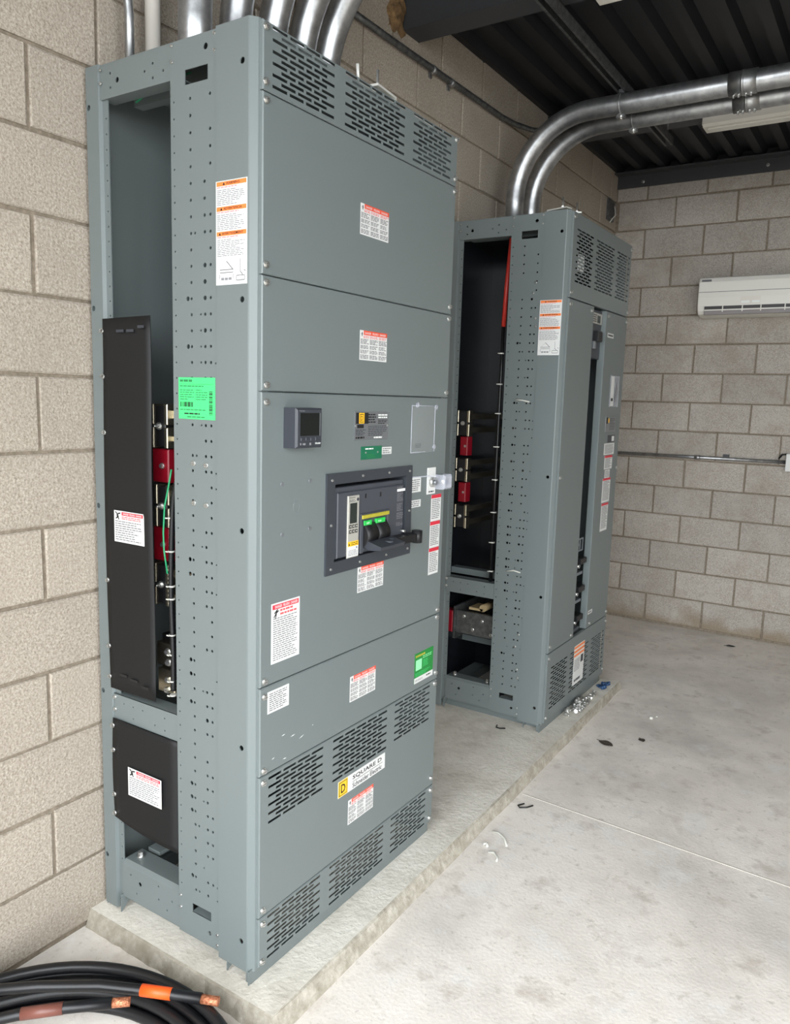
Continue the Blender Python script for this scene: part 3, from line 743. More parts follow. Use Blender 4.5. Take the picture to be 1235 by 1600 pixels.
b = MB(); b.box(F, .3635, .4145, 1.136, 1.180, D0+.004, D0+.0045, 'label_white'); b.rect(F, .3635, .4145, 1.166, 1.180, D0+.0047, 'label_yellow'); b.lines(F, .38, .41, 1.168, 1.178, 2, D0+.0049, 'print_black', .4); b.quad([F(.367, 1.169, D0+.0049), F(.374, 1.169, D0+.0049), F(.3705, 1.177, D0+.0049)], 'print_black'); b.rect(F, .404, .408, 1.158, 1.163, D0+.0047, 'blue_plastic'); b.lines(F, .367, .411, 1.139, 1.156, 4, D0+.0047, 'print_light', .4); obj('warning_sticker', b, tr)
b = MB()
for (a, c, e, f) in ((WU0, WU1, WV1-.004, WV1), (WU0, WU0+.014, WV0-.012, WV1-.004), (WU1-.010, WU1, WV0, WV1-.004)): b.box(F, a, c, e, f, D0, D0+.005, 'breaker_face', .001)
b.box(F, WU0+.006, WU1-.002, WV1-.015, WV1-.004, D0, D0+.006, 'gold_band', .001)
obj('window_frame', b, br)
for k, (a, c) in enumerate(((.440, .478), (.500, .548))):
    b = MB(); b.box(F, a, c, 1.217, 1.231, D0, D0+.006, 'bright_green', .001); b.text(F, 'OFF' if k == 0 else 'PUSH', a+.01, 1.221, .005, D0+.0065, 'print_white', .016); obj('push_button', b, br)
b = MB(); prof = [(-.002, 1.150)] + [(.004+.018*math.sin(PI*i/10), 1.152+.070*i/10) for i in range(11)] + [(-.002, 1.224)]
b2 = [(XF+d_, z) for d_, z in prof]
for (a, c) in ((.440, .495), (.499, .558)):
    n_ = len(b2); base = len(b.v); b.v += [(x, a, z) for x, z in b2] + [(x, c, z) for x, z in b2]
    for i in range(n_-1): b.face((base+i, base+n_+i, base+n_+i+1, base+i+1), 'black_plastic', True)
    b.face(tuple(base+i for i in range(n_)), 'black_plastic'); b.face(tuple(base+2*n_-1-i for i in range(n_)), 'black_plastic')
obj('rocker', b, br)
# charging handle: grip block and lever with round knuckle
b = MB(); b.prism(MS(.445), [(XF, 1.158), (XF+.020, 1.146), (XF+.062, 1.150), (XF+.066, 1.160), (XF+.022, 1.172), (XF, 1.172)], -.125, 0, 'charcoal')
b.cyl(MT(0), XF+.040, .52, .014, 1.158, 1.1685, 'breaker_face', 18); b.cyl(MT(0), XF+.030, .548, .009, 1.158, 1.1715, 'charcoal', 16)
hd = obj('charging_handle', b, br)
b = MB(); b.prism(MT(1.146), [(XF+.004, .575), (XF+.040, .575), (XF+.046, .655), (XF+.040, .700), (XF+.018, .700), (XF+.004, .648)], 0, .022, 'black_plastic')
b.cyl(MT(0), XF+.034, .690, .017, 1.138, 1.176, 'black_plastic', 16); b.cyl(F, .640, 1.178, .005, 0, .02, 'screw_zinc', 10)
obj('lever', b, hd)
b = MB(); b.rect(F, .617, .662, 1.300, 1.308, D0+.0007, 'print_white'); b.text(F, 'PowerPact', .617, 1.310, .005, D0+.0007, 'print_light', .028)
for g0, g1, n_ in ((1.270, 1.296, 6), (1.240, 1.264, 5), (1.215, 1.236, 4), (1.194, 1.206, 3)): b.lines(F, .617, .655, g0, g1, n_, D0+.0007, 'print_light', .35, .5)
obj('rating_print', b, br)
for u, v in ((.452, 1.302), (.528, 1.300)):
    b = MB(); b.box(F, u-.003, u+.003, v-.006, v+.006, D0, D0+.0006, 'black_plastic'); obj('screw_recess', b, br)
# latch plate with clear padlock shroud
b = MB(); b.box(F, .797, .847, 1.276, 1.362, 0, .003, 'label_white'); b.cyl(F, .822, 1.315, .016, .003, .014, 'screw_zinc', 18); b.cyl(F, .822, 1.315, .008, .014, .022, 'plate_steel', 12)
b.lines(F, .805, .840, 1.280, 1.288, 1, .0032, 'charcoal', .6)
la = obj('door_latch', b, pC)
b = MB(); b.box(F, .846, .900, 1.290, 1.338, 0, .038, 'clear_polycarb', .006); obj('shroud', b, la)
b = MB(); b.cyl(F, .872, 1.314, .013, .004, .030, 'screw_zinc', 16); b.cyl(F, .872, 1.314, .007, .030, .034, 'blue_plastic', 12); obj('lock_barrel', b, la)
b = MB(); b.tube([F(.70, 1.338, .004), F(.80, 1.336, .006), F(.85, 1.33, .02)], .0022, 'clear_polycarb', 6); obj('tether', b, la)
# side: warning sticker, green factory tag
S1 = MS(C1Y-.0015)
warning_triple(c1, S1, .487, .586, 1.831, 2.064)
b = MB(); S = MS(C1Y+.001); u0, u1, v0, v1 = .353, .480, 1.514, 1.616
b.box(S, u0, u1, v0, v1, 0, .0012, 'label_mint'); d = .0014
b.lines(S, u0+.005, u0+.05, v1-.012, v1-.004, 1, d, 'print_green', .7); b.rect(S, u0+.004, u1-.004, v1-.0165, v1-.0158, d, 'print_green'); b.lines(S, u0+.005, u1-.03, v1-.024, v1-.018, 1, d, 'print_green', .4)
b.lines(S, u0+.005, u0+.055, v1-.056, v1-.028, 5, d, 'print_green', .35, .6); b.lines(S, u0+.062, u1-.025, v1-.056, v1-.028, 5, d, 'print_green', .35, .6); b.rect(S, u0+.059, u0+.0596, v1-.058, v1-.026, d, 'print_green')
for k in range(18): b.rect(S, u0+.006+.0025*k, u0+.006+.0025*k+random.choice((.0008, .0014, .002)), v1-.072, v1-.060, d, 'print_black')
for k in range(24): b.rect(S, u1-.020, u1-.008, v0+.012+.0024*k, v0+.012+.0024*k+random.choice((.0008, .0013, .0018)), d, 'print_black')
b.lines(S, u0+.005, u1-.028, v0+.020, v0+.026, 1, d, 'print_green', .4); b.lines(S, u0+.02, u1-.03, v0+.010, v0+.017, 1, d, 'print_black', .5); b.lines(S, u0+.03, u1-.03, v0+.003, v0+.008, 1, d, 'print_green', .5)
obj('factory_tag', b, c1)
for u, z in ((.405, 1.404), (.449, 1.402), (.405, 1.304), (.449, 1.302)): inst('screw', SCREW, (u, C1Y+.001, z), c1, RS, (.75, .75, .9))
# black barrier sheets hung on the rear post
def sheet(cab, name, u0, u1, z0, z1, y, bulge, nx=8, nz=20, wav=None):
    b = MB(); wav = wav or (lambda s, t: 0)
    for off in (0, .0018):
        for j in range(nz+1):
            for i in range(nx+1):
                s, t = i/nx, j/nz
                uu = u0(t)+(u1(t)-u0(t))*s; zz = z0(s)+(z1(s)-z0(s))*t
                b.v.append((uu, y+off+bulge*s*s+wav(s, t), zz))
    M = (nx+1)*(nz+1)
    for j in range(nz):
        for i in range(nx):
            a = j*(nx+1)+i; q = (a, a+1, a+nx+2, a+nx+1)
            b.face(q, 'black_sheet', True); b.face(tuple(M+k for k in reversed(q)), 'black_sheet', True)
    rim = [i for i in range(nx+1)] + [j*(nx+1)+nx for j in range(1, nz+1)] + [nz*(nx+1)+i for i in range(nx-1, -1, -1)] + [j*(nx+1) for j in range(nz-1, 0, -1)]
    for k in range(len(rim)):
        a, c = rim[k], rim[(k+1) % len(rim)]; b.face((c, a, M+a, M+c), 'black_sheet')
    return obj(name, b, cab)
sh = sheet(c1, 'barrier_sheet', lambda t: .066-.008*math.sin(PI*min(1, t*1.1)), lambda t: .250+.010*math.exp(-((t-.47)/.2)**2), lambda s: .742-.0*s, lambda s: 1.766+.004*s, -.0045, .004, wav=lambda s, t: -.006*s*math.sin(PI*t)+.004*s*math.sin(3*PI*t))
for z in (1.735, 1.615, 1.465, 1.055, .865, .775): inst('screw', SCREW, (.064, -.0045, z), sh, RS, (.75, .75, .9))
danger_wide(sh, MS(-.0095), .104, .226, 1.171, 1.257)
for (u, z, w) in ((.140, 1.733, .030), (.180, 1.733, .028), (.222, 1.742, .024), (.125, .790, .030), (.170, .785, .030), (.215, .775, .030)):
    b = MB(); b.box(MS(-.0065), u-w/2, u+w/2, z-.0035, z+.0035, 0, .0012, 'charcoal' if z > 1 else 'black_plastic'); obj('slot', b, sh)
sh = sheet(c1, 'barrier_sheet', lambda t: .071-.006*math.sin(PI*t), lambda t: .331, lambda s: .350-.028*s, lambda s: .652-.006*s, -.0045, .006, wav=lambda s, t: -.012*s*(1-t)*(1-s)*4*.5)
for z in (.630, .556, .42, .362): inst('screw', SCREW, (.072, -.0045, z), sh, RS, (.8, .8, .9))
danger_wide(sh, MS(-.0095), .140, .279, .441, .525)
# bus clamps, insulators, harness inside the side opening
clamp(c1, 'bus_clamp', .195, .260, 1.431, 1.547, .05); clamp(c1, 'bus_clamp', .204, .262, 1.218, 1.332, .05); clamp(c1, 'bus_clamp', .196, .258, 1.000, 1.116, .05)
for z0, z1 in ((1.337, 1.427), (1.121, 1.214)):
    b = MB(); b.box(MS(.055), .185, .248, z0, z1, -.06, 0, 'insulator_red', .003); o = obj('bus_insulator', b, c1); inst('bolt', SCREW, (.225, .055, (z0+z1)/2), o, RS)
for z in (1.49, 1.275, 1.06):
    b = MB()
    for dz in (-.03, .022): b.box(MS(.10), .20, .212, z+dz, z+dz+.012, -.75, .05, 'bus_silver'); b.box(MS(.10), .245, .257, z+dz, z+dz+.012, -.75, .05, 'bus_silver')
    b.box(MS(.06), .26, .33, z-.04, z-.028, -.01, 0, 'bus_silver'); b.box(MS(.06), .26, .33, z+.02, z+.04, -.01, 0, 'bus_silver')
    obj('bus_bar', b, c1)
b = MB(); b.box(MS(.06), .185, .258, .82, .885, -.03, 0, 'bus_silver', .003); b.box(MS(.055), .195, .262, .745, .812, -.03, 0, 'bus_silver', .003); b.box(MS(.09), .175, .262, .735, .90, -.05, 0, 'black_plastic')
o = obj('ground_lug', b, c1)
for u, z in ((.236, .865), (.238, .835), (.236, .785), (.232, .755)): inst('bolt', SCREW, (u, .058, z), o, RS, (1.3, 1.3, 1.2))
b = MB(); pts = [(.285+.050*math.exp(-i/1.2)+.003*math.sin(i*.5), .03, 1.38-.034*i) for i in range(19)]
fine = []
for i in range(len(pts)-1):
    for k in range(6): fine.append(tuple(pts[i][j]+(pts[i+1][j]-pts[i][j])*k/6 for j in range(3)))
b.tube(fine, [.0085 if i % 2 else .0072 for i in range(len(fine))], 'wire_black', 9); wl = obj('corrugated_loom', b, c1)
for z in (1.25, 1.16, 1.065, 1.03, .93, .875, .80, .76):
    b = MB(); b.cyl(MT(0), .285, .03, .0094, z-.002, z+.002, 'tie_white', 10); b.box(MS(.02), .276, .285, z-.0015, z+.0015, 0, .003, 'tie_white'); obj('cable_tie', b, wl)
b = MB(); b.tube([(.300, .02, 1.38), (.29, .02, 1.34), (.272, .02, 1.28), (.266, .02, 1.21), (.268, .02, 1.16), (.28, .02, 1.10)], .0024, 'wire_green', 7); obj('ground_wire', b, c1)
b = MB(); b.tube([(.16, .04, 2.315), (.2, .035, 2.335), (.26, .04, 2.345), (.33, .05, 2.36)], .0024, 'wire_green', 7); b.tube([(.15, .05, 2.31), (.21, .045, 2.326), (.27, .05, 2.34), (.34, .06, 2.35)], .0024, 'wire_green', 7); obj('ground_wire', b, c1)
b = MB(); b.tube([(.24, .10, .13), (.245, .08, .20), (.27, .09, .27)], .004, 'wire_black', 7); obj('cable_tail', b, c1)
# lower cross members inside
b = MB(); b.box(MT(.205), .10, .15, .09, .60, 0, .012, 'grey_enamel'); b.box(MT(.11), .27, .32, .09, .60, 0, .012, 'grey_enamel'); obj('cross_member', b, c1)

# ================= farther cabinet
C2Y, C2W = 1.941, .868
c2 = empty('switchboard_cabinet', (.3145, 2.375, PZ))
tag(c2, 'tall grey electrical cabinet at the far end of the plinth with open centre channel', 'cabinet', 'grey switchboard cabinets')
frame(c2, C2Y, C2W, 23)
YA, YB = C2Y+.018, C2Y+C2W-.002
b = MB(); b.box(MF(.038), C2Y+.02, C2Y+C2W-.006, .16, 2.37, 0, .003, 'black_gloss'); b.box(MS(C2Y+.42), .041, .58, .16, 2.37, -.003, 0, 'black_gloss'); b.box(MT(2.36), .04, .48, C2Y+.06, C2Y+.42, 0, .003, 'black_gloss'); obj('liner_sheet', b, c2)  # inferred black inner panels; lower and roof parts added to darken the interior
def gv(z0, z1): return vent(2.010, 2.221, z0, z1, 17, 4)+vent(2.267, 2.529, z0, z1, 17, 5)+vent(2.577, 2.783, z0, z1, 17, 4)
qT = panel(c2, 'vent_panel', YA, YB, 2.037, ZT-.002, gv(2.110, 2.333), screws=[(1.972, 2.375), (1.972, 2.06), (2.795, 2.375), (2.795, 2.06)])
qB = panel(c2, 'vent_panel', YA, YB, .092, .428, gv(.146, .352), screws=[(1.972, .405), (1.972, .115), (2.795, .40), (2.795, .125)])
F2 = MF(XF)
qL = panel(c2, 'door_panel', YA, 2.286, .43, 2.035, back=.045, screws=[(1.975, 2.01), (2.25, 2.012), (1.975, 1.25), (1.975, .46), (2.25, .45)])
qR = panel(c2, 'door_panel', 2.472, YB, .43, 2.035, back=.034, screws=[(2.50, 2.012), (2.795, 2.012), (2.795, 1.25), (2.79, .455), (2.52, .45)])
b = MB(); b.box(F2, 2.286, 2.472, .43, 2.035, -.20, -.19, 'black_sheet'); ch = obj('channel_back', b, c2)
b = MB(); b.box(F2, 2.300, 2.468, 1.80, 2.03, -.19, -.022, 'charcoal', .004); bk = obj('branch_breaker', b, c2)
b = MB(); b.box(F2, 2.315, 2.465, 1.965, 2.015, -.022, -.019, 'trip_silver'); b.rect(F2, 2.395, 2.44, 1.97, 2.005, -.0185, 'lcd'); b.lines(F2, 2.32, 2.385, 1.97, 2.01, 4, -.0185, 'print_black', .4); obj('rating_label', b, bk)
b = MB(); b.box(F2, 2.36, 2.42, 1.88, 1.93, -.022, .006, 'black_plastic', .006); b.box(F2, 2.33, 2.36, 1.845, 1.88, -.022, -.004, 'plate_steel', .003); obj('toggle', b, bk)
for z in (.78, .635, .485):
    b = MB(); b.box(F2, 2.30, 2.468, z-.03, z+.03, -.19, -.045, 'black_plastic', .004); b.box(F2, 2.36, 2.44, z+.005, z+.035, -.10, -.008, 'black_plastic', .003); b.cyl(F2, 2.40, z-.012, .011, -.045, -.030, 'screw_zinc', 12); b.box(F2, 2.30, 2.465, z-.06, z-.045, -.15, -.035, 'plate_steel'); obj('lug_block', b, c2)
b = MB()
for (a, c, e, f) in ((2.37, 2.45, .905, .912), (2.37, 2.45, .845, .852), (2.37, 2.376, .852, .905), (2.405, 2.411, .852, .905), (2.444, 2.45, .852, .905)): b.box(F2, a, c, e, f, -.040, -.035, 'plate_steel')
b.box(F2, 2.40, 2.42, .87, .88, -.19, -.04, 'plate_steel')
obj('wire_bracket', b, c2)
b = MB(); b.box(F2, 2.601, 2.742, 1.571, 1.729, 0, .002, 'clear_polycarb'); b.quad([F2(2.605, 1.575, .003), F2(2.66, 1.575, .003), F2(2.655, 1.726, .003), F2(2.605, 1.726, .003)], 'label_white'); b.quad([F2(2.67, 1.58, .003), F2(2.72, 1.66, .003), F2(2.69, 1.70, .003)], 'print_light'); b.box(F2, 2.615, 2.64, 1.60, 1.615, .003, .006, 'black_plastic'); obj('document_pouch', b, qR)
plain_label(qR, F2, 2.506, 2.600, 1.911, 1.933, 1, 'notice_label', ink='print_black')
b = MB(); b.box(F2, 2.566, 2.729, 1.444, 1.520, 0, .0012, 'plate_steel'); b.rect(F2, 2.575, 2.60, 1.485, 1.517, .0014, 'print_black'); b.rect(F2, 2.605, 2.625, 1.49, 1.512, .0014, 'label_yellow'); b.lines(F2, 2.63, 2.72, 1.45, 1.515, 8, .0014, 'charcoal', .4); obj('name_plate', b, qR)
b = MB(); b.box(F2, 2.616, 2.731, 1.388, 1.426, 0, .0012, 'charcoal'); b.rect(F2, 2.68, 2.72, 1.394, 1.42, .0014, 'label_white'); obj('circuit_plate', b, qR)
plain_label(qR, F2, 2.570, 2.734, 1.325, 1.384, 8)
plain_label(qR, F2, 2.590, 2.715, 1.250, 1.321, 8, 'danger_label', head='label_red'); plain_label(qR, F2, 2.608, 2.687, 1.204, 1.246, 5)
plain_label(qR, F2, 2.584, 2.710, 1.076, 1.203, 14, 'danger_label', head='label_red'); plain_label(qR, F2, 2.590, 2.700, .925, 1.071, 16, 'danger_label', head='label_red')
plain_label(qR, F2, 2.489, 2.554, .502, .521, 1)
b = MB(); u0, u1, v0, v1 = 2.318, 2.470, .166, .373
b.box(F2, u0, u1, v0, v1, 0, .0006, 'label_white')
for k in range(3): b.rect(F2, u0, u1, v1-.016-.021*k, v1-.004-.021*k, .0008, 'label_orange')
b.lines(F2, u0+.01, u1-.06, v0+.07, v0+.135, 8, .0008, 'print_grey', .4); b.rect(F2, u1-.05, u1-.012, v0+.10, v0+.14, .0008, 'charcoal'); b.lines(F2, u0+.02, u1-.02, v0+.012, v0+.03, 1, .0008, 'charcoal', .7)
obj('warning_label', b, qB)
b = MB(); b.box(F2, 2.06, 2.13, 2.16, 2.235, -.012, -.004, 'label_white'); obj('inner_label', b, qT)
warning_triple(c2, MS(C2Y-.0015), .488, .590, 1.789, 2.026)
clamp(c2, 'bus_clamp', .078, .148, 1.412, 1.534, 1.975); clamp(c2, 'bus_clamp', .078, .148, 1.192, 1.306, 1.975); clamp(c2, 'bus_clamp', .082, .152, .966, 1.080, 1.975)
for z0, z1 in ((1.318, 1.408), (1.092, 1.186)):
    b = MB(); b.box(MS(1.985), .094, .134, z0, z1, -.05, 0, 'insulator_red', .003); o = obj('bus_insulator', b, c2); inst('bolt', SCREW, (.122, 1.985, (z0+z1)/2), o, RS, (.7, .7, .7))
for z in (1.473, 1.249, 1.023):
    b = MB()
    for dz in (-.045, .02): b.box(MS(2.02), .135, .147, z+dz, z+dz+.025, -.72, .03, 'bus_silver')
    obj('bus_bar', b, c2)
b = MB(); b.tube([(.297, 1.975, .70), (.297, 1.975, 1.2), (.299, 1.975, 1.7), (.300, 1.975, 1.92)], .0085, 'wire_black', 8); b.tube([(.300, 1.975, 1.92), (.306, 1.975, 2.1), (.318, 1.98, 2.31)], .0105, 'wire_red', 9); wl = obj('control_cable', b, c2)
for z in (1.80, 1.66, 1.525, 1.37, 1.215, 1.06, .915, .775):
    b = MB(); b.cyl(MT(0), .298, 1.975, .0105, z-.003, z+.003, 'tie_white', 10); b.box(MS(1.965), .284, .298, z-.002, z+.002, 0, .003, 'tie_white'); obj('cable_tie', b, wl)
b = MB(); b.box(MS(1.99), .095, .107, .40, .565, -.6, 0, 'galv_dull'); b.box(MS(2.0), .107, .33, .43, .545, -.015, 0, 'galv_dull', .002); o = obj('neutral_bar', b, c2)
for u, z in ((.15, .52), (.2, .46), (.25, .51), (.3, .45)): inst('bolt', SCREW, (u, 2.0, z), o, RS)
b = MB(); b.box(MS(1.99), .04, .09, .43, .54, -.05, 0, 'insulator_red', .003); obj('bus_insulator', b, c2)
b = MB(); b.cyl(MS(2.03), .235, .567, .018, -.1, 0, 'reflection_tan', 16); b.box(MS(2.03), .16, .235, .551, .563, -.1, 0, 'reflection_tan'); obj('pale_reflection', b, c2)  # pale reflection inside the cabinet, modelled as a solid tan shape
b = MB()
for yy, zz in ((2.05, .72), (2.2, .33), (2.38, .25)): b.box(MT(zz), .03, .55, yy, yy+.05, 0, .03, 'grey_enamel')
obj('cross_member', b, c2)
for u, z, a in ((.43, 1.585, .06), (.43, .80, -.04)):
    b = MB(); b.tube([(u-.034, C2Y-.004, z+a*.1), (u, C2Y-.007, z+.004), (u+.034, C2Y-.004, z-.002)], .0032, 'tie_white', 7); obj('cable_tie', b, c2)
for u, z in ((.462, 2.105), (.452, 2.06), (.468, 1.95), (.47, 1.915), (.47, .50), (.455, .44), (.47, .33), (.475, .29)): inst('screw', SCREW, (u, C2Y+.001, z), c2, RS, (.6, .6, .7))

# ------------------------------------------------------------------ conduits
def big_conduit(y, x0, z0, ztop, r_bend, x_end, rad, label, group, couplings=()):
    o = empty('steel_conduit', (x0, y, z0)); tag(o, label, 'conduit', group)
    b = MB(); zb = ztop-r_bend
    path = [(x0, y, z0), (x0, y, zb)] + [tuple(p) for p in arc((x0+r_bend, y, zb), r_bend, PI, PI/2, 18)][1:] + [(x_end, y, ztop)]
    b.tube(path, rad, 'galvanised', 24); obj('pipe', b, o)
    b = MB(); b.cyl(MT(0), x0, y, rad*1.18, z0, z0+.012, 'galvanised', 20); obj('locknut', b, o)
    for cx in couplings:
        c = MB(); c.cyl(lambda u, v, d: (d, y+u, ztop+v), 0, 0, rad*1.09, cx-.055, cx+.055, 'galvanised', 24); c.cyl(lambda u, v, d: (d, y+u, ztop+v), 0, 0, rad*1.14, cx-.006, cx+.006, 'galvanised', 24)
        cp = obj('coupling', c, o)
        for k in (-.034, -.014, .014, .034): inst('set_screw', SCREW, (cx+k, y-.008, ztop-rad*1.09+.002), cp, (PI, 0, 0), (.8, .8, 1.6))
    return o
names5 = ('nearest the block wall end', 'second', 'third', 'fourth', 'farthest')
for k, y in enumerate((.205, .352, .500, .632, .755)):
    big_conduit(y, .20, ZT-.001, 2.98, .42, RX1, .0445, ['thick galvanised conduit, first of five rising from nearer cabinet, leftmost', 'thick galvanised conduit, second of five from the left above nearer cabinet', 'thick galvanised conduit, middle of the five rising from nearer cabinet', 'thick galvanised conduit, fourth of five from the left above nearer cabinet', 'thick galvanised conduit, rightmost of the five rising from nearer cabinet'][k], 'thick conduits above the nearer cabinet')
big_conduit(2.32, .165, ZT-.001, 2.925, .36, RX1, .0445, 'thick galvanised conduit bending from farther cabinet, upper one of the pair', 'thick conduits above the farther cabinet', (1.18,))
big_conduit(2.515, .165, ZT-.001, 2.922, .36, RX1, .0445, 'thick galvanised conduit bending from farther cabinet, lower one of the pair', 'thick conduits above the farther cabinet', (1.165,))
b = MB(); b.tube([(.06, .105, ZT-.002), (.06, .105, 2.56), (.06, .098, 2.63), (.06, .075, 2.69), (.058, .04, 2.75), (.055, .03, 2.82), (.055, .03, 3.2)], .0125, 'galvanised', 14)
tag(obj('small_conduit', b), 'thin galvanised conduit with an offset bend at back corner of nearer cabinet', 'conduit')
b = MB(); b.tube([(.06, .183, ZT-.002), (.06, .183, 3.2)], .021, 'pvc_white', 18)
tag(obj('plastic_pipe', b), 'straight white plastic pipe rising beside the thin conduit', 'pipe')
# small conduit along the left wall
o = empty('wall_conduit', (.02, 1.8, 2.98)); tag(o, 'thin dark conduit strapped along block wall above the cabinets', 'conduit')
b = MB(); b.tube([(.02, .95, 2.985), (.02, 1.5, 2.99), (.02, 2.1, 3.0), (.02, 2.42, 3.005), (.03, 2.55, 3.008), (.07, 2.68, 3.01), (.14, 2.76, 3.012), (.30, 2.82, 3.012)], .013, 'galv_dull', 12); obj('pipe', b, o)
for y in (1.74, 1.90):
    b = MB(); b.cyl(lambda u, v, d: (.02+u, d, 2.993+v), 0, 0, .0165, y-.014, y+.014, 'galvanised', 14); b.box(MF(0), y-.01, y+.01, 2.962, 2.985, 0, .008, 'galvanised'); obj('strap', b, o)
# conduit along the back wall and its box
o = empty('wall_conduit', (.7, RY1-.02, 1.23)); tag(o, 'thin galvanised conduit running level across back wall at waist height', 'conduit')
b = MB(); b.tube([(.0, RY1-.016, 1.233), (1.262, RY1-.016, 1.240)], .0125, 'galvanised', 12); obj('pipe', b, o)
b = MB(); b.cyl(lambda u, v, d: (d, RY1-.016+u, 1.2365+v), 0, 0, .0155, .68, .72, 'galvanised', 12); obj('coupling', b, o)
b = MB(); b.box(MS(RY1), .865, .905, 1.25, 1.268, 0, .012, 'steel_black'); obj('strap', b, o)
o = empty('outlet_box', (1.32, RY1-.03, 1.19)); tag(o, 'white electrical outlet box on back wall at conduit end', 'outlet box')
b = MB(); b.box(MS(RY1), 1.265, 1.375, 1.185, 1.295, 0, .055, 'galvanised', .004); obj('box_body', b, o)
b = MB(); b.box(MS(RY1-.055), 1.262, 1.378, 1.182, 1.298, 0, .006, 'label_white', .003); obj('cover', b, o)
b = MB(); b.tube([(1.265, RY1-.03, 1.295), (1.235, RY1-.03, 1.29), (1.215, RY1-.025, 1.262)], .006, 'wire_black', 7); obj('cable_tail', b, o)

# strut channel and hangers holding the two conduits
o = empty('strut_channel', (.67, 2.2, 2.98)); tag(o, 'slim steel strut channel under ceiling crossing the two long conduits', 'strut')
b = MB(); z0 = 2.972
b.box(MT(z0), .648, .6505, 1.0, 3.15, 0, .041, 'galv_dull'); b.box(MT(z0), .6885, .691, 1.0, 3.15, 0, .041, 'galv_dull'); b.box(MT(z0), .648, .691, 1.0, 3.15, .0385, .041, 'galv_dull')
b.box(MT(z0), .6505, .659, 1.0, 3.15, 0, .0025, 'galv_dull'); b.box(MT(z0), .680, .6885, 1.0, 3.15, 0, .0025, 'galv_dull'); obj('channel', b, o)
for y in (1.1, 3.10):
    b = MB(); b.tube([(.669, y, z0+.041), (.669, y, 3.21)], .005, 'galv_dull', 8); obj('threaded_rod', b, o)
for y, zc in ((2.32, 2.925), (2.515, 2.922)):
    b = MB()
    b.tube([(.669, y+.0475*math.cos(a), zc+.0475*math.sin(a)) for a in [PI/2+2*PI*i/28 for i in range(29)]], .0035, 'galvanised', 6)
    ring_w = [(x_, y+.0468*math.cos(a), zc+.0468*math.sin(a)) for x_ in (.655, .683) for a in [2*PI*i/28 for i in range(28)]]
    base = len(b.v); b.v += ring_w
    for i in range(28): j = (i+1) % 28; b.face((base+i, base+j, base+28+j, base+28+i), 'galvanised', True)
    b.box(MT(zc), .655, .683, y-.012, y+.012, .046, .062, 'galvanised'); b.cyl(lambda u, v, d: (.669+u, y+v, d), 0, 0, .008, zc-.066, zc-.044, 'screw_zinc', 8)
    b.box(MT(zc), .652, .686, y-.014, y+.014, -.060, -.046, 'galvanised')
    h_ = obj('pipe_clamp', b, o)
    inst('bolt', SCREW, (.669, y-.014, zc-.053), h_, RS, (1.2, 1.2, 1.5))

# fluorescent strips
def strip_light(x0, x1, y0, y1, z0, z1, label):
    o = empty('strip_light', ((x0+x1)/2, (y0+y1)/2, z0)); tag(o, label, 'light', 'strip lights under the ceiling beams')
    b = MB(); b.prism(MF(x0), [(y0, z0+.012), (y0+.012, z0), (y1-.012, z0), (y1, z0+.012), (y1, z1), (y0, z1)], 0, x1-x0, 'fixture_white'); obj('housing', b, o)
    b = MB(); b.box(MF(x0), y0+.004, y1-.004, z0+.010, z1-.002, -.003, 0, 'fixture_white', .0); obj('end_cap', b, o)
    b = MB(); b.box(MT(z0), x0+.02, x1-.02, y0+.038, y1-.038, -.006, 0, 'ac_white', .0); obj('lens', b, o)
strip_light(.87, 2.12, 3.00, 3.125, 2.995, 3.07, 'white strip light fixture behind the long conduits at right')
strip_light(.79, 2.04, 1.525, 1.640, 3.03, 3.07, 'white strip light fixture at top edge of the photo')

# ------------------------------------------------------------------ air conditioner
o = empty('air_conditioner', (1.08, RY1-.1, 2.185)); tag(o, 'white wall mounted split air conditioner on block wall', 'air conditioner')
X0, X1 = .655, 1.515
def ac_prof(k=0): return [(RY1, 2.184+k), (RY1-.10, 2.184+k), (RY1-.165, 2.196), (RY1-.185, 2.215), (RY1-.196, 2.245), (RY1-.200, 2.30), (RY1-.197, 2.40), (RY1-.185, 2.425), (RY1-.16, 2.434), (RY1, 2.434)]
b = MB(); pr_ = ac_prof(); n = len(pr_)
xs = [X0, X0+.006, X1-.006, X1]; sc_ = [.985, 1, 1, .985]
for x_, s_ in zip(xs, sc_): b.v += [(x_, RY1-(RY1-y_)*s_, 2.309+(z_-2.309)*s_) for y_, z_ in pr_]
for k in range(3):
    for i in range(n-1): b.face((k*n+i+1, k*n+i, (k+1)*n+i, (k+1)*n+i+1), 'ac_white')
b.face(tuple(range(n)), 'ac_white'); b.face(tuple(3*n+n-1-i for i in range(n)), 'ac_white'); obj('body', b, o)
b = MB(); b.box(MS(RY1-.199), X0+.004, X1-.004, 2.334, 2.3365, 0, .0016, 'ac_dark'); obj('panel_seam', b, o)
b = MB(); b.box(MS(RY1-.196), X0+.045, X1-.045, 2.189, 2.244, -.012, .0012, 'ac_dark'); lv = obj('air_outlet', b, o)
for z0, z1, mt in ((2.189, 2.212, 'ac_vane'), (2.214, 2.223, 'ac_white')):
    b = MB(); b.box(MS(RY1-.196), X0+.047, X1-.047, z0, z1, .0, .006, mt, .001); obj('louvre', b, lv)
for x_ in (X0+.16, X0+.28, X0+.39, X0+.53, X0+.66):
    b = MB(); b.box(MS(RY1-.196), x_-.003, x_+.003, 2.205, 2.244, .001, .0075, 'ac_white'); obj('vane_link', b, lv)
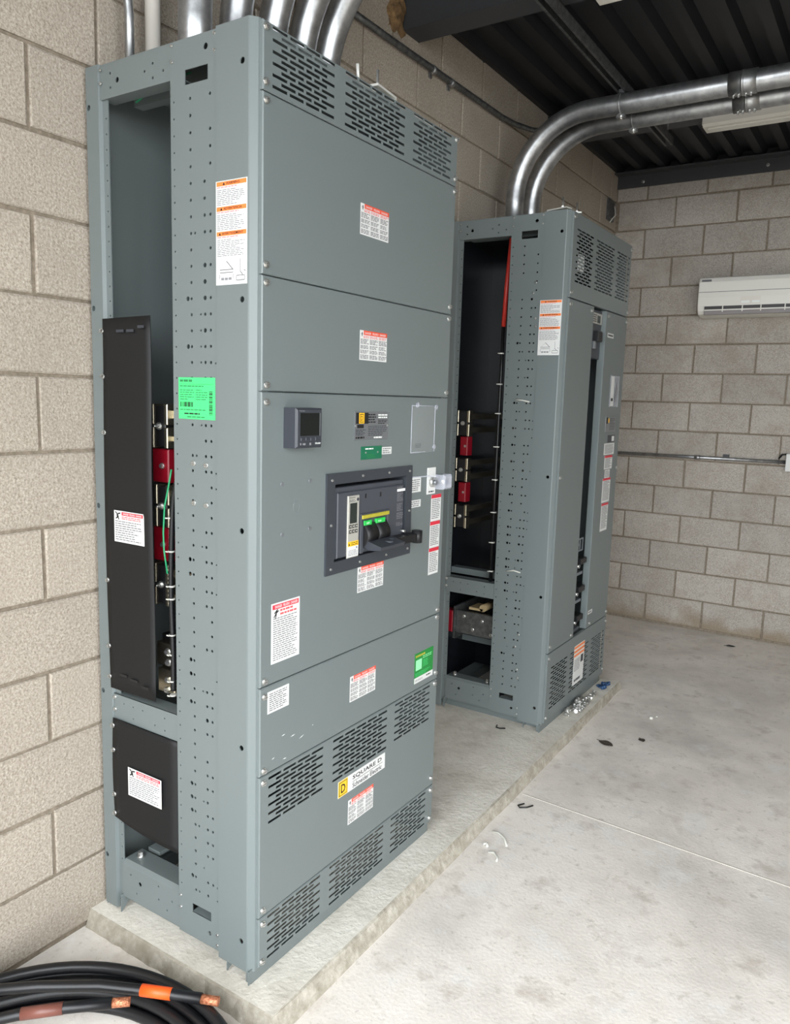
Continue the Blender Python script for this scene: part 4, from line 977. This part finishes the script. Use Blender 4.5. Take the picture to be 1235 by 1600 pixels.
b = MB(); b.text(MS(RY1-.2005), 'MIDEA', X0+.02, 2.404, .011, .0012, 'print_grey', .055) if False else b.rect(MS(RY1-.2), X0+.018, X0+.078, 2.402, 2.415, .0012, 'print_grey'); obj('badge', b, o)
b = MB(); b.rect(MS(RY1-.2), X0+.265, X0+.385, 2.255, 2.30, .0012, 'fixture_white'); b.rect(MS(RY1-.2), X0+.27, X0+.32, 2.258, 2.272, .0016, 'print_white'); b.rect(MS(RY1-.2), X0+.335, X0+.38, 2.258, 2.272, .0016, 'print_white'); obj('energy_sticker', b, o)

# little box with tube tail in the room corner
b = MB(); b.box(MF(0), 4.17, 4.29, 2.86, 3.0, 0, .02, 'galv_dull', .003); b.box(MF(0), 4.19, 4.27, 2.88, 2.98, .02, .022, 'steel_black'); b.tube([(.03, 4.25, 2.96), (.04, 4.26, 2.90), (.03, 4.22, 2.87), (.02, 4.2, 2.84)], .004, 'tie_white', 6)
tag(obj('junction_box', b), 'small open junction box high in the room corner behind farther cabinet', 'junction box')

# ------------------------------------------------------------------ cable coil on the floor
CX, CY = .50, -.62
def coil(turns, r0, r1, z0, z1, a0, rad, wob, seed):
    rg = random.Random(seed); n = int(turns*40); ph = rg.random()*6
    return [(CX+(r0+(r1-r0)*i/n+wob*math.sin(3*2*PI*i/40*.37+ph))*math.cos(a0+2*PI*i/40), CY+(r0+(r1-r0)*i/n+wob*math.sin(3*2*PI*i/40*.37+ph))*math.sin(a0+2*PI*i/40), z0+(z1-z0)*i/n+.004*math.sin(i*.21+ph)) for i in range(n+1)]
def clampx(pts): return [(max(p[0], .022), p[1], p[2]) for p in pts]
def loop(r, z, a0, a1, seed, wob=.0015):
    rg = random.Random(seed); ph = rg.random()*6; n = 70
    return [(CX+(r+wob*math.sin(5*a+ph))*math.cos(a), CY+(r+wob*math.sin(5*a+ph))*math.sin(a), z+.0008*math.sin(3*a+ph)) for a in [a0+(a1-a0)*i/n for i in range(n+1)]]
def blend(p, q, n=10):
    (p0, p1), (q0, q1) = [tuple(map(Vector, x)) for x in (p, q)]
    t0 = (p1-p0).normalized()*(q0-p1).length*.45; t1 = (q1-q0).normalized()*(q0-p1).length*.45
    return [tuple(p1*(1-t)**3+3*(p1+t0)*t*(1-t)**2+3*(q0-t1)*t*t*(1-t)+q0*t**3) for t in [i/n for i in range(1, n)]]
GC = 'coiled black power cables'
def tailed(label, r, z, tail, tape, tape_mt, end):
    o = empty('power_cable', (CX, CY, 0)); tag(o, label, 'cable', GC)
    lp = loop(r, z, 1.0, -5.0*PI/4+.35, 5)
    b = MB(); b.tube(clampx(lp)+blend((lp[-2], lp[-1]), (tail[0], tail[1]))+tail, .0135, 'cable_jacket', 12); obj('jacket', b, o)
    b = MB(); b.tube(tape, .0145, tape_mt, 14); obj('tape_band', b, o)
    b = MB(); b.tube(end, .0112, 'copper_strand', 14); obj('copper_end', b, o)
tailed('coiled black power cable with orange tape and bare copper end', .452, .075, [(.10, -.45, .100), (.22, -.350, .104), (.34, -.262, .103), (.47, -.190, .099), (.572, -.142, .096)], [(.432, -.2105, .1002), (.502, -.175, .098)], 'tape_orange', [(.572, -.142, .096), (.612, -.123, .0945)])
tailed('coiled black power cable with brown tape and short copper end', .408, .046, [(.18, -.49, .080), (.25, -.425, .094), (.33, -.350, .099), (.405, -.277, .097)], [(.255, -.420, .0945), (.325, -.3547, .0988)], 'tape_brown', [(.405, -.277, .097), (.436, -.247, .0955)])
for k, (r, z, lb) in enumerate(((.520, .0150, 'bottom outermost loop of black power cable lying against the plinth'), (.488, .0150, 'bottom loop of black power cable just inside the outermost one'), (.456, .0150, 'bottom innermost loop of black power cable in the coil'), (.504, .0430, 'upper outermost loop of black power cable, highest curve of the coil'), (.472, .0430, 'upper loop of black power cable between tape marked cable and plinth'), (.488, .0715, 'topmost plain loop of black power cable in the coil'), (.440, .0430, 'middle inner loop of black power cable beneath the orange taped tail'), (.424, .0150, 'lowest inner loop of black power cable at bottom corner of photo'))):
    b = MB(); b.tube(clampx(loop(r, z, -2.2, 3.9, 20+k)), .0145, 'cable_jacket', 12); tag(obj('power_cable', b), lb, 'cable', GC)

# ------------------------------------------------------------------ fittings left lying about
def lying_bolt():
    c = MB(); m_ = lambda u, v, d: (d, u, v)
    c.cyl(m_, 0, 0, .0045, -.012, .012, 'screw_zinc', 8); c.cyl(m_, 0, 0, .009, .012, .019, 'screw_zinc', 6, sm=False); c.cyl(m_, 0, 0, .0105, .0105, .012, 'screw_zinc', 10)
    return mesh_of('hex_bolt', c, (0, 0, 0))
HB = lying_bolt(); rg = random.Random(5)
for k in range(64):
    t = rg.gauss(0, .35); y = 2.36+.12*t+rg.uniform(-.05, .05); x = .640+rg.uniform(-.012, .030)-.01*abs(t)
    z = PZ+.0105+(.016*rg.random() if abs(t) < .6 and k > 34 else 0)
    if k in (0, 1, 2): y = 2.50+.04*k; x = .645
    tag(inst('hex_bolt', HB, (x, y, z), None, (rg.uniform(0, 6), rg.uniform(-.25, .25), rg.uniform(0, 6.28))), 'loose shiny hex bolt in the heap on plinth before farther cabinet', 'bolt', 'loose bolts heaped on the plinth')
def wire_nut():
    c = MB(); m_ = lambda u, v, d: (d, u, v)
    c.cyl(m_, 0, 0, .009, -.013, .004, 'blue_plastic', 10); c.cyl(m_, 0, 0, .009, .004, .015, 'blue_plastic', 10, .004); c.box(m_, -.012, .012, -.002, .002, -.012, -.002, 'blue_plastic')
    return mesh_of('wire_connector', c, (0, 0, 0))
WN = wire_nut()
for k in range(9):
    tag(inst('wire_connector', WN, (.648+rg.uniform(-.014, .030), 2.725+rg.uniform(-.05, .06), PZ+.010+.008*(k > 6)), None, (rg.uniform(0, 6), rg.uniform(-.2, .2), rg.uniform(0, 6.28))), 'small blue plastic connector in the heap at far end of plinth', 'connector', 'blue connectors on the plinth')
def floor_bit(name, pts, r, mt, label, cat, z=0):
    b = MB(); b.tube([(x, y, z+r+.0005+(p[2] if len(p) > 2 else 0)) for p in pts for x, y in [p[:2]]], r, mt, 7); tag(obj(name, b), label, cat)
floor_bit('wire_offcut', [(.775, 1.375), (.762, 1.345, .002), (.775, 1.330, .004), (.800, 1.345, .006), (.812, 1.375, .004)], .003, 'wire_black', 'bent black wire offcut on floor beside the saw cut', 'wire offcut')
floor_bit('wire_offcut', [(.405, 1.895), (.415, 1.865, .002), (.435, 1.862, .003), (.455, 1.88, .002)], .003, 'wire_black', 'bent black wire offcut on plinth between the cabinets', 'wire offcut', PZ)
floor_bit('cable_tie_scrap', [(.762, 1.118), (.79, 1.115, .003), (.82, 1.095, .004), (.845, 1.06)], .0035, 'tie_white', 'longer white cable tie scrap on floor beside plinth', 'tie scrap')
floor_bit('cable_tie_scrap', [(.808, .985), (.830, .990, .003), (.852, .970, .002), (.856, .955)], .004, 'tie_white', 'shorter white cable tie scrap farther from the plinth', 'tie scrap')
floor_bit('cable_tie_scrap', [(.772, 1.018), (.782, 1.028, .002), (.790, 1.015)], .005, 'tie_white', 'tiny white plastic scrap right against the plinth', 'tie scrap')
def leaf(name, x, y, L, w, rot, label, cat, mt='leaf_dark'):
    b = MB(); n = 8
    for j in range(n+1):
        t = j/n; ww = w*math.sin(PI*min(.98, max(.05, t)))**.7
        for s in (-1, 0, 1): b.v.append((L*(t-.5), s*ww, .0015+.002*abs(s)*math.sin(t*5)**2+.002*math.sin(PI*t)))
    for j in range(n):
        for s in range(2):
            a = j*3+s; b.face((a, a+3, a+4, a+1), mt, True)
    b.tube([(-L*.7, 0, .002), (-L*.3, 0, .004), (L*.3, 0, .006)], .0012, mt, 5)
    c, s_ = math.cos(rot), math.sin(rot)
    b.v = [(x+p[0]*c-p[1]*s_, y+p[0]*s_+p[1]*c, p[2]) for p in b.v]
    tag(obj(name, b), label, cat)
leaf('dry_leaf', .862, 2.126, .075, .026, -.35, 'larger dry brown leaf on floor in front of farther cabinet', 'leaf')
leaf('dry_leaf', .991, 2.265, .040, .016, -.9, 'smaller dry brown leaf to the right of the larger one', 'leaf')
leaf('dry_leaf', 1.064, 4.134, .06, .02, .3, 'crumpled dark leaf on floor near the back wall', 'leaf', 'print_black')
b = MB(); b.cyl(MT(0), .957, 2.56, .012, 0, .012, 'tie_white', 8, .007); b.cyl(MT(0), .975, 2.60, .006, 0, .006, 'tie_white', 7, .003)
tag(obj('white_scrap', b), 'small crumpled white scrap on floor beside far end of plinth', 'scrap')
# strut brackets left on the cabinet roofs
def bracket(x, y, z, label, s=1, rot=0):
    o = empty('strut_bracket', (x, y, z)); tag(o, label, 'bracket', 'steel brackets lying on the cabinet roofs')
    c_, s_ = math.cos(rot), math.sin(rot)
    def R(p): return (x+(p[0]*c_-p[1]*s_)*s, y+(p[0]*s_+p[1]*c_)*s, z+p[2]*s)
    m_ = lambda u, v, d: R((u, v, d))
    b = MB(); b.box(m_, -.022, .022, -.055, .055, .004, .010, 'bright_zinc'); b.box(m_, -.022, .022, -.055, .055, .020, .026, 'bright_zinc'); b.box(m_, -.022, .022, .049, .055, .010, .020, 'bright_zinc'); obj('plate', b, o)
    b = MB(); b.tube([R((0, -.02, 0)), R((0, -.02, .075))], .004*s, 'screw_zinc', 8); b.cyl(m_, 0, -.02, .010, .026, .035, 'screw_zinc', 6, sm=False); obj('bolt', b, o)
bracket(.565, .55, ZT, 'bright steel bracket at front edge of nearer cabinet roof', 1, .1)
bracket(.520, 2.02, ZT, 'bright steel bracket with bolt at near corner of farther cabinet roof', .95, 1.3)
bracket(.555, 2.14, ZT, 'bright steel bracket with bolt at front edge of farther cabinet roof', .9, .4)
b = MB(); b.tube([(.585, .41, ZT+.045), (.585, .415, ZT+.006), (.58, .47, ZT+.008), (.575, .50, ZT+.008)], .0045, 'bright_zinc', 8); tag(obj('bent_rod', b), 'bent bright steel rod on nearer cabinet roof edge', 'rod')
b = MB(); b.box(MT(ZT), .575, .590, .70, .80, 0, .005, 'bright_zinc'); tag(obj('flat_bar', b), 'short flat steel bar on nearer cabinet roof edge near its far corner', 'bar')
